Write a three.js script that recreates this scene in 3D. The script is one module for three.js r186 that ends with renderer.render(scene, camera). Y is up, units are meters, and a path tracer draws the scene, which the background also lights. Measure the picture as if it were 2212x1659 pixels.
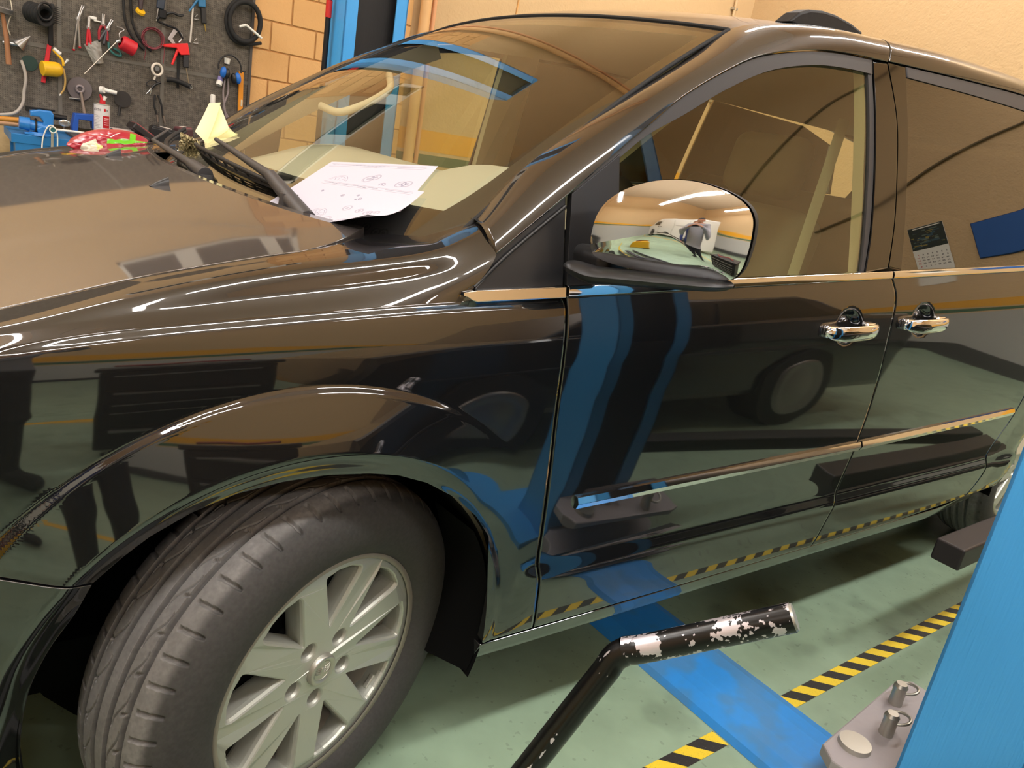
import * as THREE from 'three';
import { RoundedBoxGeometry } from 'three/addons/geometries/RoundedBoxGeometry.js';
import { mergeGeometries } from 'three/addons/utils/BufferGeometryUtils.js';
import { MarchingCubes } from 'three/addons/objects/MarchingCubes.js';
import { RectAreaLightUniformsLib } from 'three/addons/lights/RectAreaLightUniformsLib.js';

// ---------------------------------------------------------------- camera, light, exposure
// Metres. x runs along the minivan towards its rear (0 = front axle), y up, z out of its driver's side (0 = centre line).
const scene = new THREE.Scene();
scene.background = new THREE.Color(0x05060a);
const renderer = new THREE.WebGLRenderer({ antialias: true });
renderer.toneMapping = THREE.LinearToneMapping;
renderer.toneMappingExposure = 1.0;
renderer.shadowMap.enabled = true;
const camera = new THREE.PerspectiveCamera(53.15, 4 / 3, 0.02, 80);
{
  const f = new THREE.Vector3(0.590, -0.301, -0.749).normalize(), up = new THREE.Vector3(0.048, 0.939, -0.340);
  camera.position.set(-0.488, 1.331, 1.966);
  camera.up.copy(up);
  camera.lookAt(camera.position.clone().add(f));
}
RectAreaLightUniformsLib.init();
const LAMP_COLOR = new THREE.Color(0.93, 0.97, 1.0), LAMP_POWER = 20, ROOM_H = 8.5;
// strip lamps under the ceiling: [x, z, turned]
const LAMPS = [[-4.4, 2.6, 0], [-1.8, 2.6, 0], [0.8, 2.6, 0], [3.4, 2.6, 0], [-4.4, -1.6, 0], [-2.0, -2.6, 0], [5.3, -2.4, 0], [-1.6, 6.4, 0], [3.0, 6.4, 0], [5.6, 0.8, 0]];

// ---------------------------------------------------------------- helpers
let seedState = 12345;
const rnd = () => { seedState = (seedState * 1664525 + 1013904223) >>> 0; return seedState / 4294967296; };
const reseed = (n) => { seedState = n >>> 0; };
const lerp = (a, b, t) => a + (b - a) * t, clamp = (x, a, b) => Math.min(b, Math.max(a, x));
const sstep = (a, b, x) => { const t = clamp((x - a) / (b - a), 0, 1); return t * t * (3 - 2 * t); };
const v3 = (p) => new THREE.Vector3(p[0], p[1], p[2]);
const lin = (n, a = 0, b = 1) => Array.from({ length: n + 1 }, (_, i) => a + (b - a) * i / n);
const used = new Map();
function numbered(name) { const n = used.get(name) || 0; used.set(name, n + 1); return n ? name + '_' + String(n).padStart(3, '0') : name; }
function put(o, parent) { (parent || scene).add(o); return o; }
function mesh(name, geo, mat, parent, label) {
  const m = new THREE.Mesh(Array.isArray(geo) ? merge(geo) : geo, mat);
  m.name = parent ? name : numbered(name);
  m.castShadow = true; m.receiveShadow = true;
  if (label) m.userData.label = label;
  return put(m, parent);
}
function group(name, parent, label) { const g = new THREE.Group(); g.name = parent ? name : numbered(name); if (label) g.userData.label = label; return put(g, parent); }
function thing(name, label, category, grp, pos = [0, 0, 0], turn = 0) {
  const g = new THREE.Group(); g.name = numbered(name); g.position.set(...pos); g.rotation.y = turn;
  g.userData = { label, category }; if (grp) g.userData.group = grp;
  scene.add(g); return g;
}
function tag(o, label, category, grp) { o.userData.label = label; o.userData.category = category; if (grp) o.userData.group = grp; return o; }
function struct(name, geo, mat, parent) { const m = mesh(name, geo, mat, parent); if (!parent) m.userData.kind = 'structure'; return m; }
function merge(list) {
  const gs = list.map((g) => { const h = g.index ? g.toNonIndexed() : g.clone(); for (const k of Object.keys(h.attributes)) if (!['position', 'normal', 'uv'].includes(k)) h.deleteAttribute(k); return h; });
  for (const h of gs) if (!h.attributes.uv) h.setAttribute('uv', new THREE.BufferAttribute(new Float32Array(h.attributes.position.count * 2), 2));
  return mergeGeometries(gs);
}
function hermite(xs, ys) {
  const n = xs.length, d = [], m = [];
  for (let i = 0; i < n - 1; i++) d.push((ys[i + 1] - ys[i]) / (xs[i + 1] - xs[i]));
  for (let i = 0; i < n; i++) m.push(i === 0 ? d[0] : i === n - 1 ? d[n - 2] : d[i - 1] * d[i] <= 0 ? 0 : 2 * d[i - 1] * d[i] / (d[i - 1] + d[i]));
  return (x) => {
    if (x <= xs[0]) return ys[0] + m[0] * (x - xs[0]);
    if (x >= xs[n - 1]) return ys[n - 1] + m[n - 1] * (x - xs[n - 1]);
    let i = 0; while (x > xs[i + 1]) i++;
    const h = xs[i + 1] - xs[i], t = (x - xs[i]) / h, t2 = t * t, t3 = t2 * t;
    return ys[i] * (2 * t3 - 3 * t2 + 1) + m[i] * h * (t3 - 2 * t2 + t) + ys[i + 1] * (3 * t2 - 2 * t3) + m[i + 1] * h * (t3 - t2);
  };
}
// piecewise curve through points; at = the parameter of each point (arc length when left out); smooth = Catmull-Rom
function line(pts, at, smooth) {
  const n = pts.length, dim = pts[0].length;
  if (!at) { at = [0]; for (let i = 1; i < n; i++) at.push(at[i - 1] + Math.hypot(...pts[i].map((c, k) => c - pts[i - 1][k]))); at = at.map((a) => a / at[n - 1]); }
  return (t) => {
    t = clamp(t, 0, 1);
    let i = 0; while (i < n - 2 && t > at[i + 1]) i++;
    const u = (t - at[i]) / (at[i + 1] - at[i]), out = [];
    for (let k = 0; k < dim; k++) {
      const b = pts[i][k], c = pts[i + 1][k];
      if (!smooth) { out.push(b + (c - b) * u); continue; }
      const h = at[i + 1] - at[i];
      const mb = i > 0 ? (c - pts[i - 1][k]) / (at[i + 1] - at[i - 1]) : (c - b) / h, mc = i < n - 2 ? (pts[i + 2][k] - b) / (at[i + 2] - at[i]) : (c - b) / h;
      const u2 = u * u, u3 = u2 * u;
      out.push(b * (2 * u3 - 3 * u2 + 1) + mb * h * (u3 - 2 * u2 + u) + c * (3 * u2 - 2 * u3) + mc * h * (u3 - u2));
    }
    return out;
  };
}
// surface over two lists of parameters; f(u, v, i, j) -> [x, y, z]
function grid(us, vs, f, flip = false, uvf) {
  const nu = us.length, nv = vs.length, pos = new Float32Array(nu * nv * 3), uv = new Float32Array(nu * nv * 2), idx = [];
  for (let j = 0; j < nv; j++) for (let i = 0; i < nu; i++) {
    const p = f(us[i], vs[j], i, j), k = j * nu + i;
    pos.set(p, k * 3); uv.set(uvf ? uvf(p, us[i], vs[j]) : [us[i], vs[j]], k * 2);
    if (i < nu - 1 && j < nv - 1) { const a = k, b = k + 1, c = k + nu, d = k + nu + 1; if (flip) idx.push(a, c, b, b, c, d); else idx.push(a, b, c, b, d, c); }
  }
  const g = new THREE.BufferGeometry();
  g.setAttribute('position', new THREE.BufferAttribute(pos, 3)); g.setAttribute('uv', new THREE.BufferAttribute(uv, 2)); g.setIndex(idx);
  g.computeVertexNormals();
  return g;
}
function flipZ(g) {          // the same shape on the other side of the centre line
  const h = g.clone(), p = h.attributes.position, n = h.attributes.normal;
  for (let i = 0; i < p.count; i++) { p.setZ(i, -p.getZ(i)); if (n) n.setZ(i, -n.getZ(i)); }
  if (h.index) { const a = h.index.array; for (let i = 0; i < a.length; i += 3) { const t = a[i]; a[i] = a[i + 1]; a[i + 1] = t; } }
  else for (const k of Object.keys(h.attributes)) { const at = h.attributes[k], s = at.itemSize, a = at.array; for (let i = 0; i < at.count; i += 3) for (let c = 0; c < s; c++) { const t = a[i * s + c]; a[i * s + c] = a[(i + 1) * s + c]; a[(i + 1) * s + c] = t; } }
  return h;
}
function coons(B, T, L, R) {
  const b0 = B(0), b1 = B(1), t0 = T(0), t1 = T(1);
  return (u, v) => { const b = B(u), t = T(u), l = L(v), r = R(v); return b.map((_, k) => (1 - v) * b[k] + v * t[k] + (1 - u) * l[k] + u * r[k] - ((1 - u) * (1 - v) * b0[k] + u * (1 - v) * b1[k] + (1 - u) * v * t0[k] + u * v * t1[k])); };
}
const box = (w, h, d, x = 0, y = 0, z = 0) => new THREE.BoxGeometry(w, h, d).translate(x, y, z);
const rbox = (w, h, d, r, x = 0, y = 0, z = 0, s = 3) => new RoundedBoxGeometry(w, h, d, s, Math.min(r, w / 2.01, h / 2.01, d / 2.01)).translate(x, y, z);
const between = (x0, x1, y0, y1, z0, z1) => box(x1 - x0, y1 - y0, z1 - z0, (x0 + x1) / 2, (y0 + y1) / 2, (z0 + z1) / 2);
function cyl(r0, r1, p0, p1, seg = 20, open = false) {      // tapered rod from p0 (radius r0) to p1 (radius r1)
  const a = v3(p0), b = v3(p1), d = b.clone().sub(a), g = new THREE.CylinderGeometry(r1, r0, d.length(), seg, 1, open);
  g.applyQuaternion(new THREE.Quaternion().setFromUnitVectors(new THREE.Vector3(0, 1, 0), d.clone().normalize()));
  return g.translate((a.x + b.x) / 2, (a.y + b.y) / 2, (a.z + b.z) / 2);
}
function tube(pts, r, n = 40, seg = 8, closed = false) { return new THREE.TubeGeometry(new THREE.CatmullRomCurve3(pts.map(v3), closed, 'centripetal'), n, r, seg, closed); }
function lathe(prof, seg = 32, phi0 = 0, phi = Math.PI * 2) { return new THREE.LatheGeometry(prof.map((p) => new THREE.Vector2(p[0], p[1])), seg, phi0, phi); }
function extrude(pts, depth, bevel = 0, holes) {
  const s = pts.isShape ? pts : new THREE.Shape(pts.map((p) => new THREE.Vector2(p[0], p[1])));
  if (holes) for (const h of holes) s.holes.push(new THREE.Path(h.map((p) => new THREE.Vector2(p[0], p[1]))));
  return new THREE.ExtrudeGeometry(s, { depth, bevelEnabled: bevel > 0, bevelSize: bevel, bevelThickness: bevel, bevelSegments: 2, curveSegments: 12 });
}
function sph(r, x, y, z, sx = 1, sy = 1, sz = 1, n = 20) { return new THREE.SphereGeometry(r, n, Math.round(n * 0.7)).scale(sx, sy, sz).translate(x, y, z); }
// orient a geometry built around the origin: rotate (Euler) then move
function place(g, pos, rx = 0, ry = 0, rz = 0) { g.applyMatrix4(new THREE.Matrix4().makeRotationFromEuler(new THREE.Euler(rx, ry, rz))); return g.translate(...pos); }

// value noise for textures
function noise2(seed) {
  const h = (x, y) => { let n = Math.imul(x, 374761393) + Math.imul(y, 668265263) + Math.imul(seed, 1442695041); n = Math.imul(n ^ (n >>> 13), 1274126177); return ((n ^ (n >>> 16)) >>> 0) / 4294967296; };
  return (x, y, per) => { const x0 = Math.floor(x), y0 = Math.floor(y), fx = x - x0, fy = y - y0, w = (a) => ((a % per) + per) % per, sx = fx * fx * (3 - 2 * fx), sy = fy * fy * (3 - 2 * fy); return lerp(lerp(h(w(x0), w(y0)), h(w(x0 + 1), w(y0)), sx), lerp(h(w(x0), w(y0 + 1)), h(w(x0 + 1), w(y0 + 1)), sx), sy); };
}
function fbm(seed) { const n = noise2(seed); return (u, v, f, oct = 4) => { let s = 0, a = 0.5, t = 0; for (let i = 0; i < oct; i++) { s += a * n(u * f, v * f, f); t += a; a *= 0.55; f *= 2; } return s / t; }; }
function dataTex(n, f, srgb, rep) {   // f(u, v) -> [r, g, b] 0..1
  const d = new Uint8Array(n * n * 4);
  for (let y = 0; y < n; y++) for (let x = 0; x < n; x++) { const c = f(x / n, y / n), k = (y * n + x) * 4; d[k] = clamp(c[0], 0, 1) * 255; d[k + 1] = clamp(c[1], 0, 1) * 255; d[k + 2] = clamp(c[2], 0, 1) * 255; d[k + 3] = 255; }
  const t = new THREE.DataTexture(d, n, n); t.wrapS = t.wrapT = THREE.RepeatWrapping; t.magFilter = THREE.LinearFilter; t.minFilter = THREE.LinearMipmapLinearFilter;
  if (srgb) t.colorSpace = THREE.SRGBColorSpace; if (rep) t.repeat.set(rep, rep); t.needsUpdate = true; return t;
}
function canvasTex(w, h, draw) { const c = document.createElement('canvas'); c.width = w; c.height = h; draw(c.getContext('2d'), w, h); const t = new THREE.CanvasTexture(c); t.colorSpace = THREE.SRGBColorSpace; t.magFilter = THREE.LinearFilter; return t; }
function uvMetres(g, ax, ay, s = 1) { const p = g.attributes.position, uv = new Float32Array(p.count * 2); for (let i = 0; i < p.count; i++) { const q = [p.getX(i), p.getY(i), p.getZ(i)]; uv[i * 2] = q[ax] / s; uv[i * 2 + 1] = q[ay] / s; } g.setAttribute('uv', new THREE.BufferAttribute(uv, 2)); return g; }
function uvBox(g, s = 1) { const p = g.attributes.position, n = g.attributes.normal, uv = new Float32Array(p.count * 2); for (let i = 0; i < p.count; i++) { const ax = Math.abs(n.getX(i)), ay = Math.abs(n.getY(i)), az = Math.abs(n.getZ(i)); const X = p.getX(i), Y = p.getY(i), Z = p.getZ(i); uv[i * 2] = (ax > ay && ax > az ? Z : X) / s; uv[i * 2 + 1] = (ay > ax && ay > az ? Z : Y) / s; } g.setAttribute('uv', new THREE.BufferAttribute(uv, 2)); return g; }

// ---------------------------------------------------------------- materials
const std = (color, roughness = 0.6, metalness = 0, extra = {}) => new THREE.MeshStandardMaterial({ color, roughness, metalness, side: THREE.DoubleSide, ...extra });
const phys = (color, roughness, extra = {}) => new THREE.MeshPhysicalMaterial({ color, roughness, side: THREE.DoubleSide, ...extra });
const M = {};
{
  const fA = fbm(3), fB = fbm(17), fC = fbm(29);
  const fine = dataTex(512, (u, v) => { const n = fA(u, v, 64, 3); return [n, n, n]; });
  const plaster = dataTex(512, (u, v) => { const n = 0.6 * fA(u, v, 24, 4) + 0.4 * fB(u, v, 90, 2); return [n, n, n]; });
  const floorMap = dataTex(1024, (u, v) => {
    const a = fA(u, v, 6, 4), b = fB(u, v, 40, 3), c = fC(u, v, 150, 2), sp = c > 0.815 ? -0.10 : 0, st = sstep(0.60, 0.72, fB(u, v, 9, 4)) * 0.09;
    const k = 0.93 + 0.10 * (a - 0.5) + 0.09 * (b - 0.5) - st + sp;
    return [0.60 * k - 0.01 * st, 0.695 * k, 0.59 * k];
  }, true, 0.45);
  M.floor = std(0xffffff, 0.42, 0, { map: floorMap, bumpMap: fine, bumpScale: 0.0004 });
  M.plaster = std(0xc8aa80, 0.85, 0, { bumpMap: plaster, bumpScale: 0.006 });
  M.block = [0xd4a56c, 0xd8a970, 0xcfa068].map((c) => std(c, 0.9, 0, { bumpMap: plaster, bumpScale: 0.003 }));
  M.mortar = std(0xc2935e, 0.95);
  M.yellowBand = std(0xe0a010, 0.6); M.greenBand = std(0x1e5c40, 0.6); M.dado = std(0xa9a9a6, 0.6); M.skirt = std(0x2b2a2c, 0.6);
  M.ceiling = std(0xbfae96, 0.9);
  M.steelBeam = std(0x8d8f92, 0.6);
  M.paint = phys(0x0d0d0f, 0.035, { ior: 2.0, clearcoat: 0.3, clearcoatRoughness: 0.36 });
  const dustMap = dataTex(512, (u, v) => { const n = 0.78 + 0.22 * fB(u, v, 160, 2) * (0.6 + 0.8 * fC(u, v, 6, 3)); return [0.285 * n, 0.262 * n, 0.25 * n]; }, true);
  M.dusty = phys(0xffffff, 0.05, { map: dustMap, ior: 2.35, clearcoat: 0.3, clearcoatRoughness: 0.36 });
  M.glossBlack = phys(0x070707, 0.05, { ior: 1.9 });
  M.satinBlack = std(0x1b1b1d, 0.42);
  M.matteBlack = std(0x121214, 0.62, 0, { bumpMap: fine, bumpScale: 0.0003 });
  M.trimGrey = std(0x3a393b, 0.5);
  M.rubber = std(0x161617, 0.75);
  M.liner = phys(0x070707, 0.95, { specularIntensity: 0.25 });
  M.chrome = std(0xe8e8ea, 0.04, 1);
  M.silver = std(0xbfc1b8, 0.46, 0.6);
  M.rimDirty = std(0x9c958a, 0.5, 0.55);
  M.darkMetal = std(0x232325, 0.5, 0.6);
  M.steel = std(0xa8a8a8, 0.3, 0.9);
  M.zinc = std(0xbfbdb4, 0.38, 0.8);
  M.glass = phys(0xf4f7ea, 0.0, { transmission: 1, thickness: 0, ior: 2.15 });
  M.sideGlass = phys(0xd6dcc2, 0.0, { transmission: 1, thickness: 0, ior: 2.1 });
  M.tintGlass = phys(0x2b2b28, 0.0, { transmission: 1, thickness: 0, ior: 2.2 });
  M.beige = std(0xdcd2b8, 0.75); M.dash = std(0xb9b6a8, 0.7); M.greyCloth = std(0x8a8374, 0.9); M.belt = std(0xc0baa4, 0.8);
  M.blue = phys(0x46a4ec, 0.36, { clearcoat: 0.25, clearcoatRoughness: 0.3, bumpMap: fine, bumpScale: 0.0004 });
  M.blueFar = M.blue;
  M.lampBody = std(0xdcdcdc, 0.5);
  M.lampGlow = new THREE.MeshStandardMaterial({ color: 0xffffff, emissive: 0xfff6ee, emissiveIntensity: 27 });
  M.fine = fine; M.plasterTex = plaster;
}
// ---------------------------------------------------------------- the hall
const WZ = -4.4, X0 = -8, X1 = 7, Z1 = 9, TH = 0.25;
{
  struct('floor', uvMetres(between(X0 - TH, X1 + TH, -0.2, 0, WZ - TH, Z1 + TH), 0, 2), M.floor);
  struct('ceiling', between(X0 - TH, X1 + TH, ROOM_H, ROOM_H + 0.2, WZ - TH, Z1 + TH), M.ceiling);
  // far wall, with a high strip window
  const wx0 = -0.42, wx1 = 1.52, wy0 = 3.76, wy1 = 4.26;
  const back = struct('wall_back', uvBox(merge([between(X0, X1, 0, wy0, WZ - TH, WZ), between(X0, X1, wy1, ROOM_H, WZ - TH, WZ), between(X0, wx0, wy0, wy1, WZ - TH, WZ), between(wx1, X1, wy0, wy1, WZ - TH, WZ)]), 1.3), M.plaster);
  const left = struct('wall_front', uvBox(between(X0 - TH, X0, 0, ROOM_H, WZ, Z1), 1.3), M.plaster);
  const right = struct('wall_rear', uvBox(between(X1, X1 + TH, 0, ROOM_H, WZ, Z1), 1.3), M.plaster);
  const near = struct('wall_opposite', uvBox(between(X0, X1, 0, ROOM_H, Z1, Z1 + TH), 1.3), M.plaster);
  const bands = [[1.09, 1.27, M.yellowBand], [0.97, 1.06, M.greenBand], [0.15, 0.93, M.dado], [0, 0.15, M.skirt]];
  for (const [a, b, m] of bands) {
    const t = m === M.skirt ? 0.012 : 0.003;
    mesh('painted_band', between(1.47, X1, a, b, WZ, WZ + t), m, back); mesh('painted_band', between(X0, -1.6, a, b, WZ, WZ + t), m, back);
    mesh('painted_band', between(X0, X0 + t, a, b, WZ, Z1), m, left); mesh('painted_band', between(X1 - t, X1, a, b, WZ, Z1), m, right); mesh('painted_band', between(X0, X1, a, b, Z1 - t, Z1), m, near);
  }
  const win = group('window_1'); win.userData.kind = 'structure';
  const fr = std(0xd8d6d0, 0.6);
  mesh('window_frame', merge([between(wx0, wx1, wy0, wy0 + 0.04, WZ - 0.12, WZ + 0.02), between(wx0, wx1, wy1 - 0.04, wy1, WZ - 0.12, WZ + 0.02), between(wx0, wx0 + 0.05, wy0, wy1, WZ - 0.12, WZ + 0.02), between(wx1 - 0.05, wx1, wy0, wy1, WZ - 0.12, WZ + 0.02)]), fr, win);
  const px = [0.33, 1.18];
  for (const x of px) mesh('mullion', between(x - 0.1, x + 0.1, wy0, wy1, WZ - 0.1, WZ + 0.015), fr, win);
  for (const [a, b] of [[wx0 + 0.05, px[0] - 0.1], [px[0] + 0.1, px[1] - 0.1], [px[1] + 0.1, wx1 - 0.05]]) mesh('pane', between(a, b, wy0 + 0.04, wy1 - 0.04, WZ - 0.085, WZ - 0.08), phys(0x30343a, 0.05), win);
  // concrete blocks beside the tool board: each block a piece of the far wall
  const geos = [0, 1, 2].map((k) => { const g = rbox(0.345, 0.2, 0.03, 0.006, 0, 0, 0, 1); return uvBox(g.translate(k * 0.31, k * 0.2, 0), 0.9).translate(-k * 0.31, -k * 0.2, 0); });
  mesh('mortar_bed', between(1.2, 2.78, 0, 3.75, WZ, WZ + 0.018), M.mortar, back);
  reseed(5);
  for (let r = 0; r < 18; r++) for (let c = 0; c < 5; c++) {
    const y = 0.065 + r * 0.21, x0 = 1.262 + c * 0.3555 + (r % 2 ? 0.155 : 0), w0 = Math.max(1.2, x0), w1 = Math.min(2.78, x0 + 0.3455);
    if (w1 - w0 < 0.05) continue;
    const k = Math.floor(rnd() * 3), b = mesh('block', geos[k], M.block[Math.floor(rnd() * 3)], back);
    b.position.set((w0 + w1) / 2, y + 0.012, WZ + 0.012 + 0.004 * rnd()); b.scale.x = (w1 - w0) / 0.3455;
  }
  // pipes and conduits on the far wall
  const pipeMat = std(0xdcae78, 0.55);
  const p1 = thing('wall_pipe', 'thick painted drain pipe running down the wall beside the blue post', 'pipe', null, [2.875, 0, WZ + 0.07]);
  mesh('pipe', cyl(0.045, 0.045, [0, 0, 0], [0, ROOM_H, 0], 24), pipeMat, p1);
  for (const y of [0.9, 2.45, 4.2]) mesh('clamp', cyl(0.052, 0.052, [0, y - 0.02, 0], [0, y + 0.02, 0], 24), std(0xb98d5c, 0.5), p1);
  const p1b = thing('wall_pipe', 'slim painted pipe beside the thick drain pipe', 'pipe', null, [2.965, 0, WZ + 0.05]);
  mesh('pipe', cyl(0.02, 0.02, [0, 0, 0], [0, ROOM_H, 0], 16), std(0xd9a074, 0.5), p1b);
  mesh('clamp', box(0.06, 0.02, 0.05, 0, 2.6, -0.02), pipeMat, p1b);
  const p2 = thing('conduit', 'thin grey electrical conduit on the wall above the roof rack foot', 'conduit', null, [6.67, 0, WZ + 0.03]);
  mesh('pipe', cyl(0.016, 0.016, [0, 1.4, 0], [0, ROOM_H, 0], 16), std(0xc9ad84, 0.45), p2);
  for (const y of [2.1, 3.07, 4.3]) mesh('clamp', box(0.075, 0.025, 0.04, 0, y, -0.008), M.zinc, p2);
  tag(mesh('wall_crack_line', tube([[3.84, 2.9, WZ + 0.004], [3.834, 2.5, WZ + 0.004], [3.825, 2.2, WZ + 0.004], [3.83, 1.7, WZ + 0.004]], 0.008, 20, 6), std(0xd6a263, 0.8)), 'thin painted cable clipped straight up the plain wall', 'cable');
  // lamps
  LAMPS.forEach(([x, z, turned], i) => {
    const L = 2.4, W = 0.26, y = 5.0, t = thing('strip_lamp', 'long white strip lamp hung under the hall ceiling', 'lamp', 'strip lamps under the ceiling', [x, y, z], turned ? Math.PI / 2 : 0);
    mesh('housing', rbox(L + 0.02, 0.05, 0.05, 0.02, 0, 0.07, 0), M.lampBody, t);
    for (const s of [-0.8, 0.8]) mesh('hanger', cyl(0.006, 0.006, [s, 0.09, 0], [s, ROOM_H - y, 0], 8), M.steel, t);
    mesh('diffuser', box(L, 0.16, W, 0.0, -0.03, 0), M.lampGlow, t);
    const l = new THREE.RectAreaLight(LAMP_COLOR, LAMP_POWER, L, W); l.name = 'lamp_light'; l.position.set(0, -0.115, 0); l.rotation.x = -Math.PI / 2; t.add(l);
  });
}
// floor markings and the lift, turned 1.3 degrees against the minivan
const FY = 0.0229, fl = (X, Z) => [X * Math.cos(FY) + Z * Math.sin(FY), -X * Math.sin(FY) + Z * Math.cos(FY)];
{
  const tapeTex = canvasTex(256, 128, (g) => {
    g.fillStyle = '#e8c92c'; g.fillRect(0, 0, 256, 128); g.fillStyle = '#23211f';
    for (const x of [-256, 0, 256]) { g.beginPath(); g.moveTo(x, 0); g.lineTo(x + 128, 0); g.lineTo(x + 256, 128); g.lineTo(x + 128, 128); g.fill(); }
    reseed(7); for (let i = 0; i < 260; i++) { g.fillStyle = rnd() < 0.5 ? 'rgba(150,140,110,0.35)' : 'rgba(60,52,30,0.3)'; g.fillRect(rnd() * 256, rnd() * 128, 1 + rnd() * 5, 1 + rnd() * 2); }
  });
  tapeTex.wrapS = THREE.RepeatWrapping;
  const tm = std(0xffffff, 0.5, 0, { map: tapeTex });
  const strip = (x0, x1, z, label) => {
    const g = grid(lin(2, x0, x1), [z, z + 0.0506], (u, v) => { const p = fl(u, v); return [p[0], 0.0015, p[1]]; }, true, (p, u, v) => [u / 0.1, 1 - (v - z) / 0.0506]);
    return tag(mesh('hazard_tape', merge([g, between(0, 0.0001, 0, 0.0001, 0, 0.0001).translate(g.attributes.position.getX(0), 0, g.attributes.position.getZ(0))]), tm), label, 'floor tape', 'hazard tape on the floor');
  };
  strip(-3.2, 1.004, 1.119, 'yellow and black hazard tape on the floor before the lift crossing plate');
  strip(1.294, 5.8, 1.119, 'yellow and black hazard tape on the floor past the lift crossing plate');
  tag(mesh('floor_line', between(-7.5, 0.3, 0, 0.0015, 3.42, 3.52), std(0xd9a520, 0.5)), 'plain yellow line painted on the floor beside the white van', 'floor line');
  // crossing plate
  const prof = [[0, 0], [0.012, 0.016], [0.05, 0.03], [0.10, 0.034], [0.18, 0.034], [0.23, 0.03], [0.268, 0.016], [0.28, 0]];
  const zs = [-1.46, 1.46];
  const pg = merge(prof.slice(0, -1).map((a, i) => grid([0, 1], zs, (u, v) => { const b = prof[i + 1], X = 1.01 + lerp(a[0], b[0], u), p = fl(X, v); return [p[0], 0.001 + lerp(a[1], b[1], u), p[1]]; }, true)));
  const worn = dataTex(256, (() => { const f = fbm(41); return (u, v) => { const n = sstep(0.42, 0.62, f(u, v, 5, 4)) * 0.8 + 0.2 * f(u, v, 60, 2); return [lerp(0.20, 0.30, n), lerp(0.56, 0.53, n), lerp(0.88, 0.74, n)]; }; })(), true);
  tag(mesh('lift_crossing_plate', uvMetres(pg, 0, 2, 0.7), phys(0xffffff, 0.4, { map: worn })), 'flat blue steel cover plate crossing the floor between the lift posts', 'cover plate');
  // posts
  const post = (z0, dir, label) => {
    const cx = fl(1.16, z0)[0] - (z0 > 0 ? 0.014 : 0), g = thing('lift_post', label, 'lift post', null, [cx, 0, z0], FY), H = 3.35, s = dir;       // opens towards the car
    mesh('column', merge([between(-0.15, -0.144, 0, H, Math.min(0, s * 0.19), Math.max(0, s * 0.19)), between(0.144, 0.15, 0, H, Math.min(0, s * 0.19), Math.max(0, s * 0.19)), between(-0.15, 0.15, 0, H, s > 0 ? 0.184 : -0.19, s > 0 ? 0.19 : -0.184),
      between(-0.15, -0.092, 0, H, Math.min(0, s * 0.006), Math.max(0, s * 0.006)), between(0.092, 0.15, 0, H, Math.min(0, s * 0.006), Math.max(0, s * 0.006)), between(-0.15, 0.15, H, H + 0.01, Math.min(0, s * 0.19), Math.max(0, s * 0.19))]), M.blue, g);
    mesh('base_plate', between(-0.24, 0.24, 0, 0.02, s > 0 ? 0.02 : -0.36, s > 0 ? 0.36 : -0.02), M.blue, g);
    mesh('inner_cover', between(-0.135, 0.135, 0.3, H, s > 0 ? 0.05 : -0.06, s > 0 ? 0.06 : -0.05), M.matteBlack, g);
    mesh('carriage', between(-0.088, 0.088, 0.12, 0.95, s > 0 ? 0.010 : -0.046, s > 0 ? 0.046 : -0.010), M.matteBlack, g);
    return g;
  };
  const far = post(-1.5, -1, 'blue steel lift post with a dark channel behind the windscreen, against the wall');
  mesh('side_rod', cyl(0.012, 0.012, [-0.175, 0, -0.12], [-0.175, 2.2, -0.12], 10), M.darkMetal, far);
  mesh('red_knob', cyl(0.014, 0.014, [-0.175, 1.70, -0.12], [-0.175, 1.77, -0.12], 12), std(0xc62020, 0.4), far, 'red safety knob');
  const nearP = post(1.5, 1, 'bright blue steel lift post beside the sliding door');
  // pivot fork with pins, on the near carriage
  const grey = std(0xa9a3a6, 0.55, 0.1, { bumpMap: M.fine, bumpScale: 0.0006 });
  const br = group('arm_fork', nearP, 'grey painted steel fork with pins');
  br.position.set(-0.02, 0, 0);
  const sh = (pts, y, h) => extrude(pts, h, 0.004).rotateX(Math.PI / 2).translate(0, y + h, 0);
  {
    const top = [[-0.17, -0.05], [-0.175, -0.10], [-0.15, -0.135], [-0.10, -0.14], [0.24, -0.17], [0.28, -0.15], [0.28, -0.02], [-0.12, 0.0]];
    mesh('plate', sh(top, 0.18, 0.022), grey, br);
    mesh('plate', sh(top, 0.05, 0.022), grey, br);
    mesh('pin_head', cyl(0.036, 0.034, [-0.09, 0.2, -0.1], [-0.09, 0.217, -0.1], 28), M.zinc, br);
    for (const [x, z] of [[0.02, -0.085], [0.15, -0.13]]) {
      mesh('lock_pin', merge([cyl(0.016, 0.015, [x, 0.2, z], [x, 0.255, z], 16), cyl(0.0165, 0.012, [x, 0.255, z], [x, 0.263, z], 16)]), M.zinc, br);
      mesh('pull_ring', place(new THREE.TorusGeometry(0.026, 0.0035, 8, 28), [x + 0.026, 0.242, z + 0.004], Math.PI / 2 - 0.25, 0.1, 0), M.zinc, br);
    }
    mesh('web_plate', between(-0.03, 0.29, 0.07, 0.235, -0.018, -0.006), grey, br);
  }
  // swing arm towards the rear of the car, ending in a rubber covered box
  const arm = group('swing_arm', nearP, 'dark swing arm with a rubber covered end');
  const dy = 0.375;
  mesh('arm_tube', place(rbox(1.9, 0.06, 0.08, 0.008, 0.95, 0, 0), [0.16, dy, 0.08], 0, 0.165, 0), M.matteBlack, arm);
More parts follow.
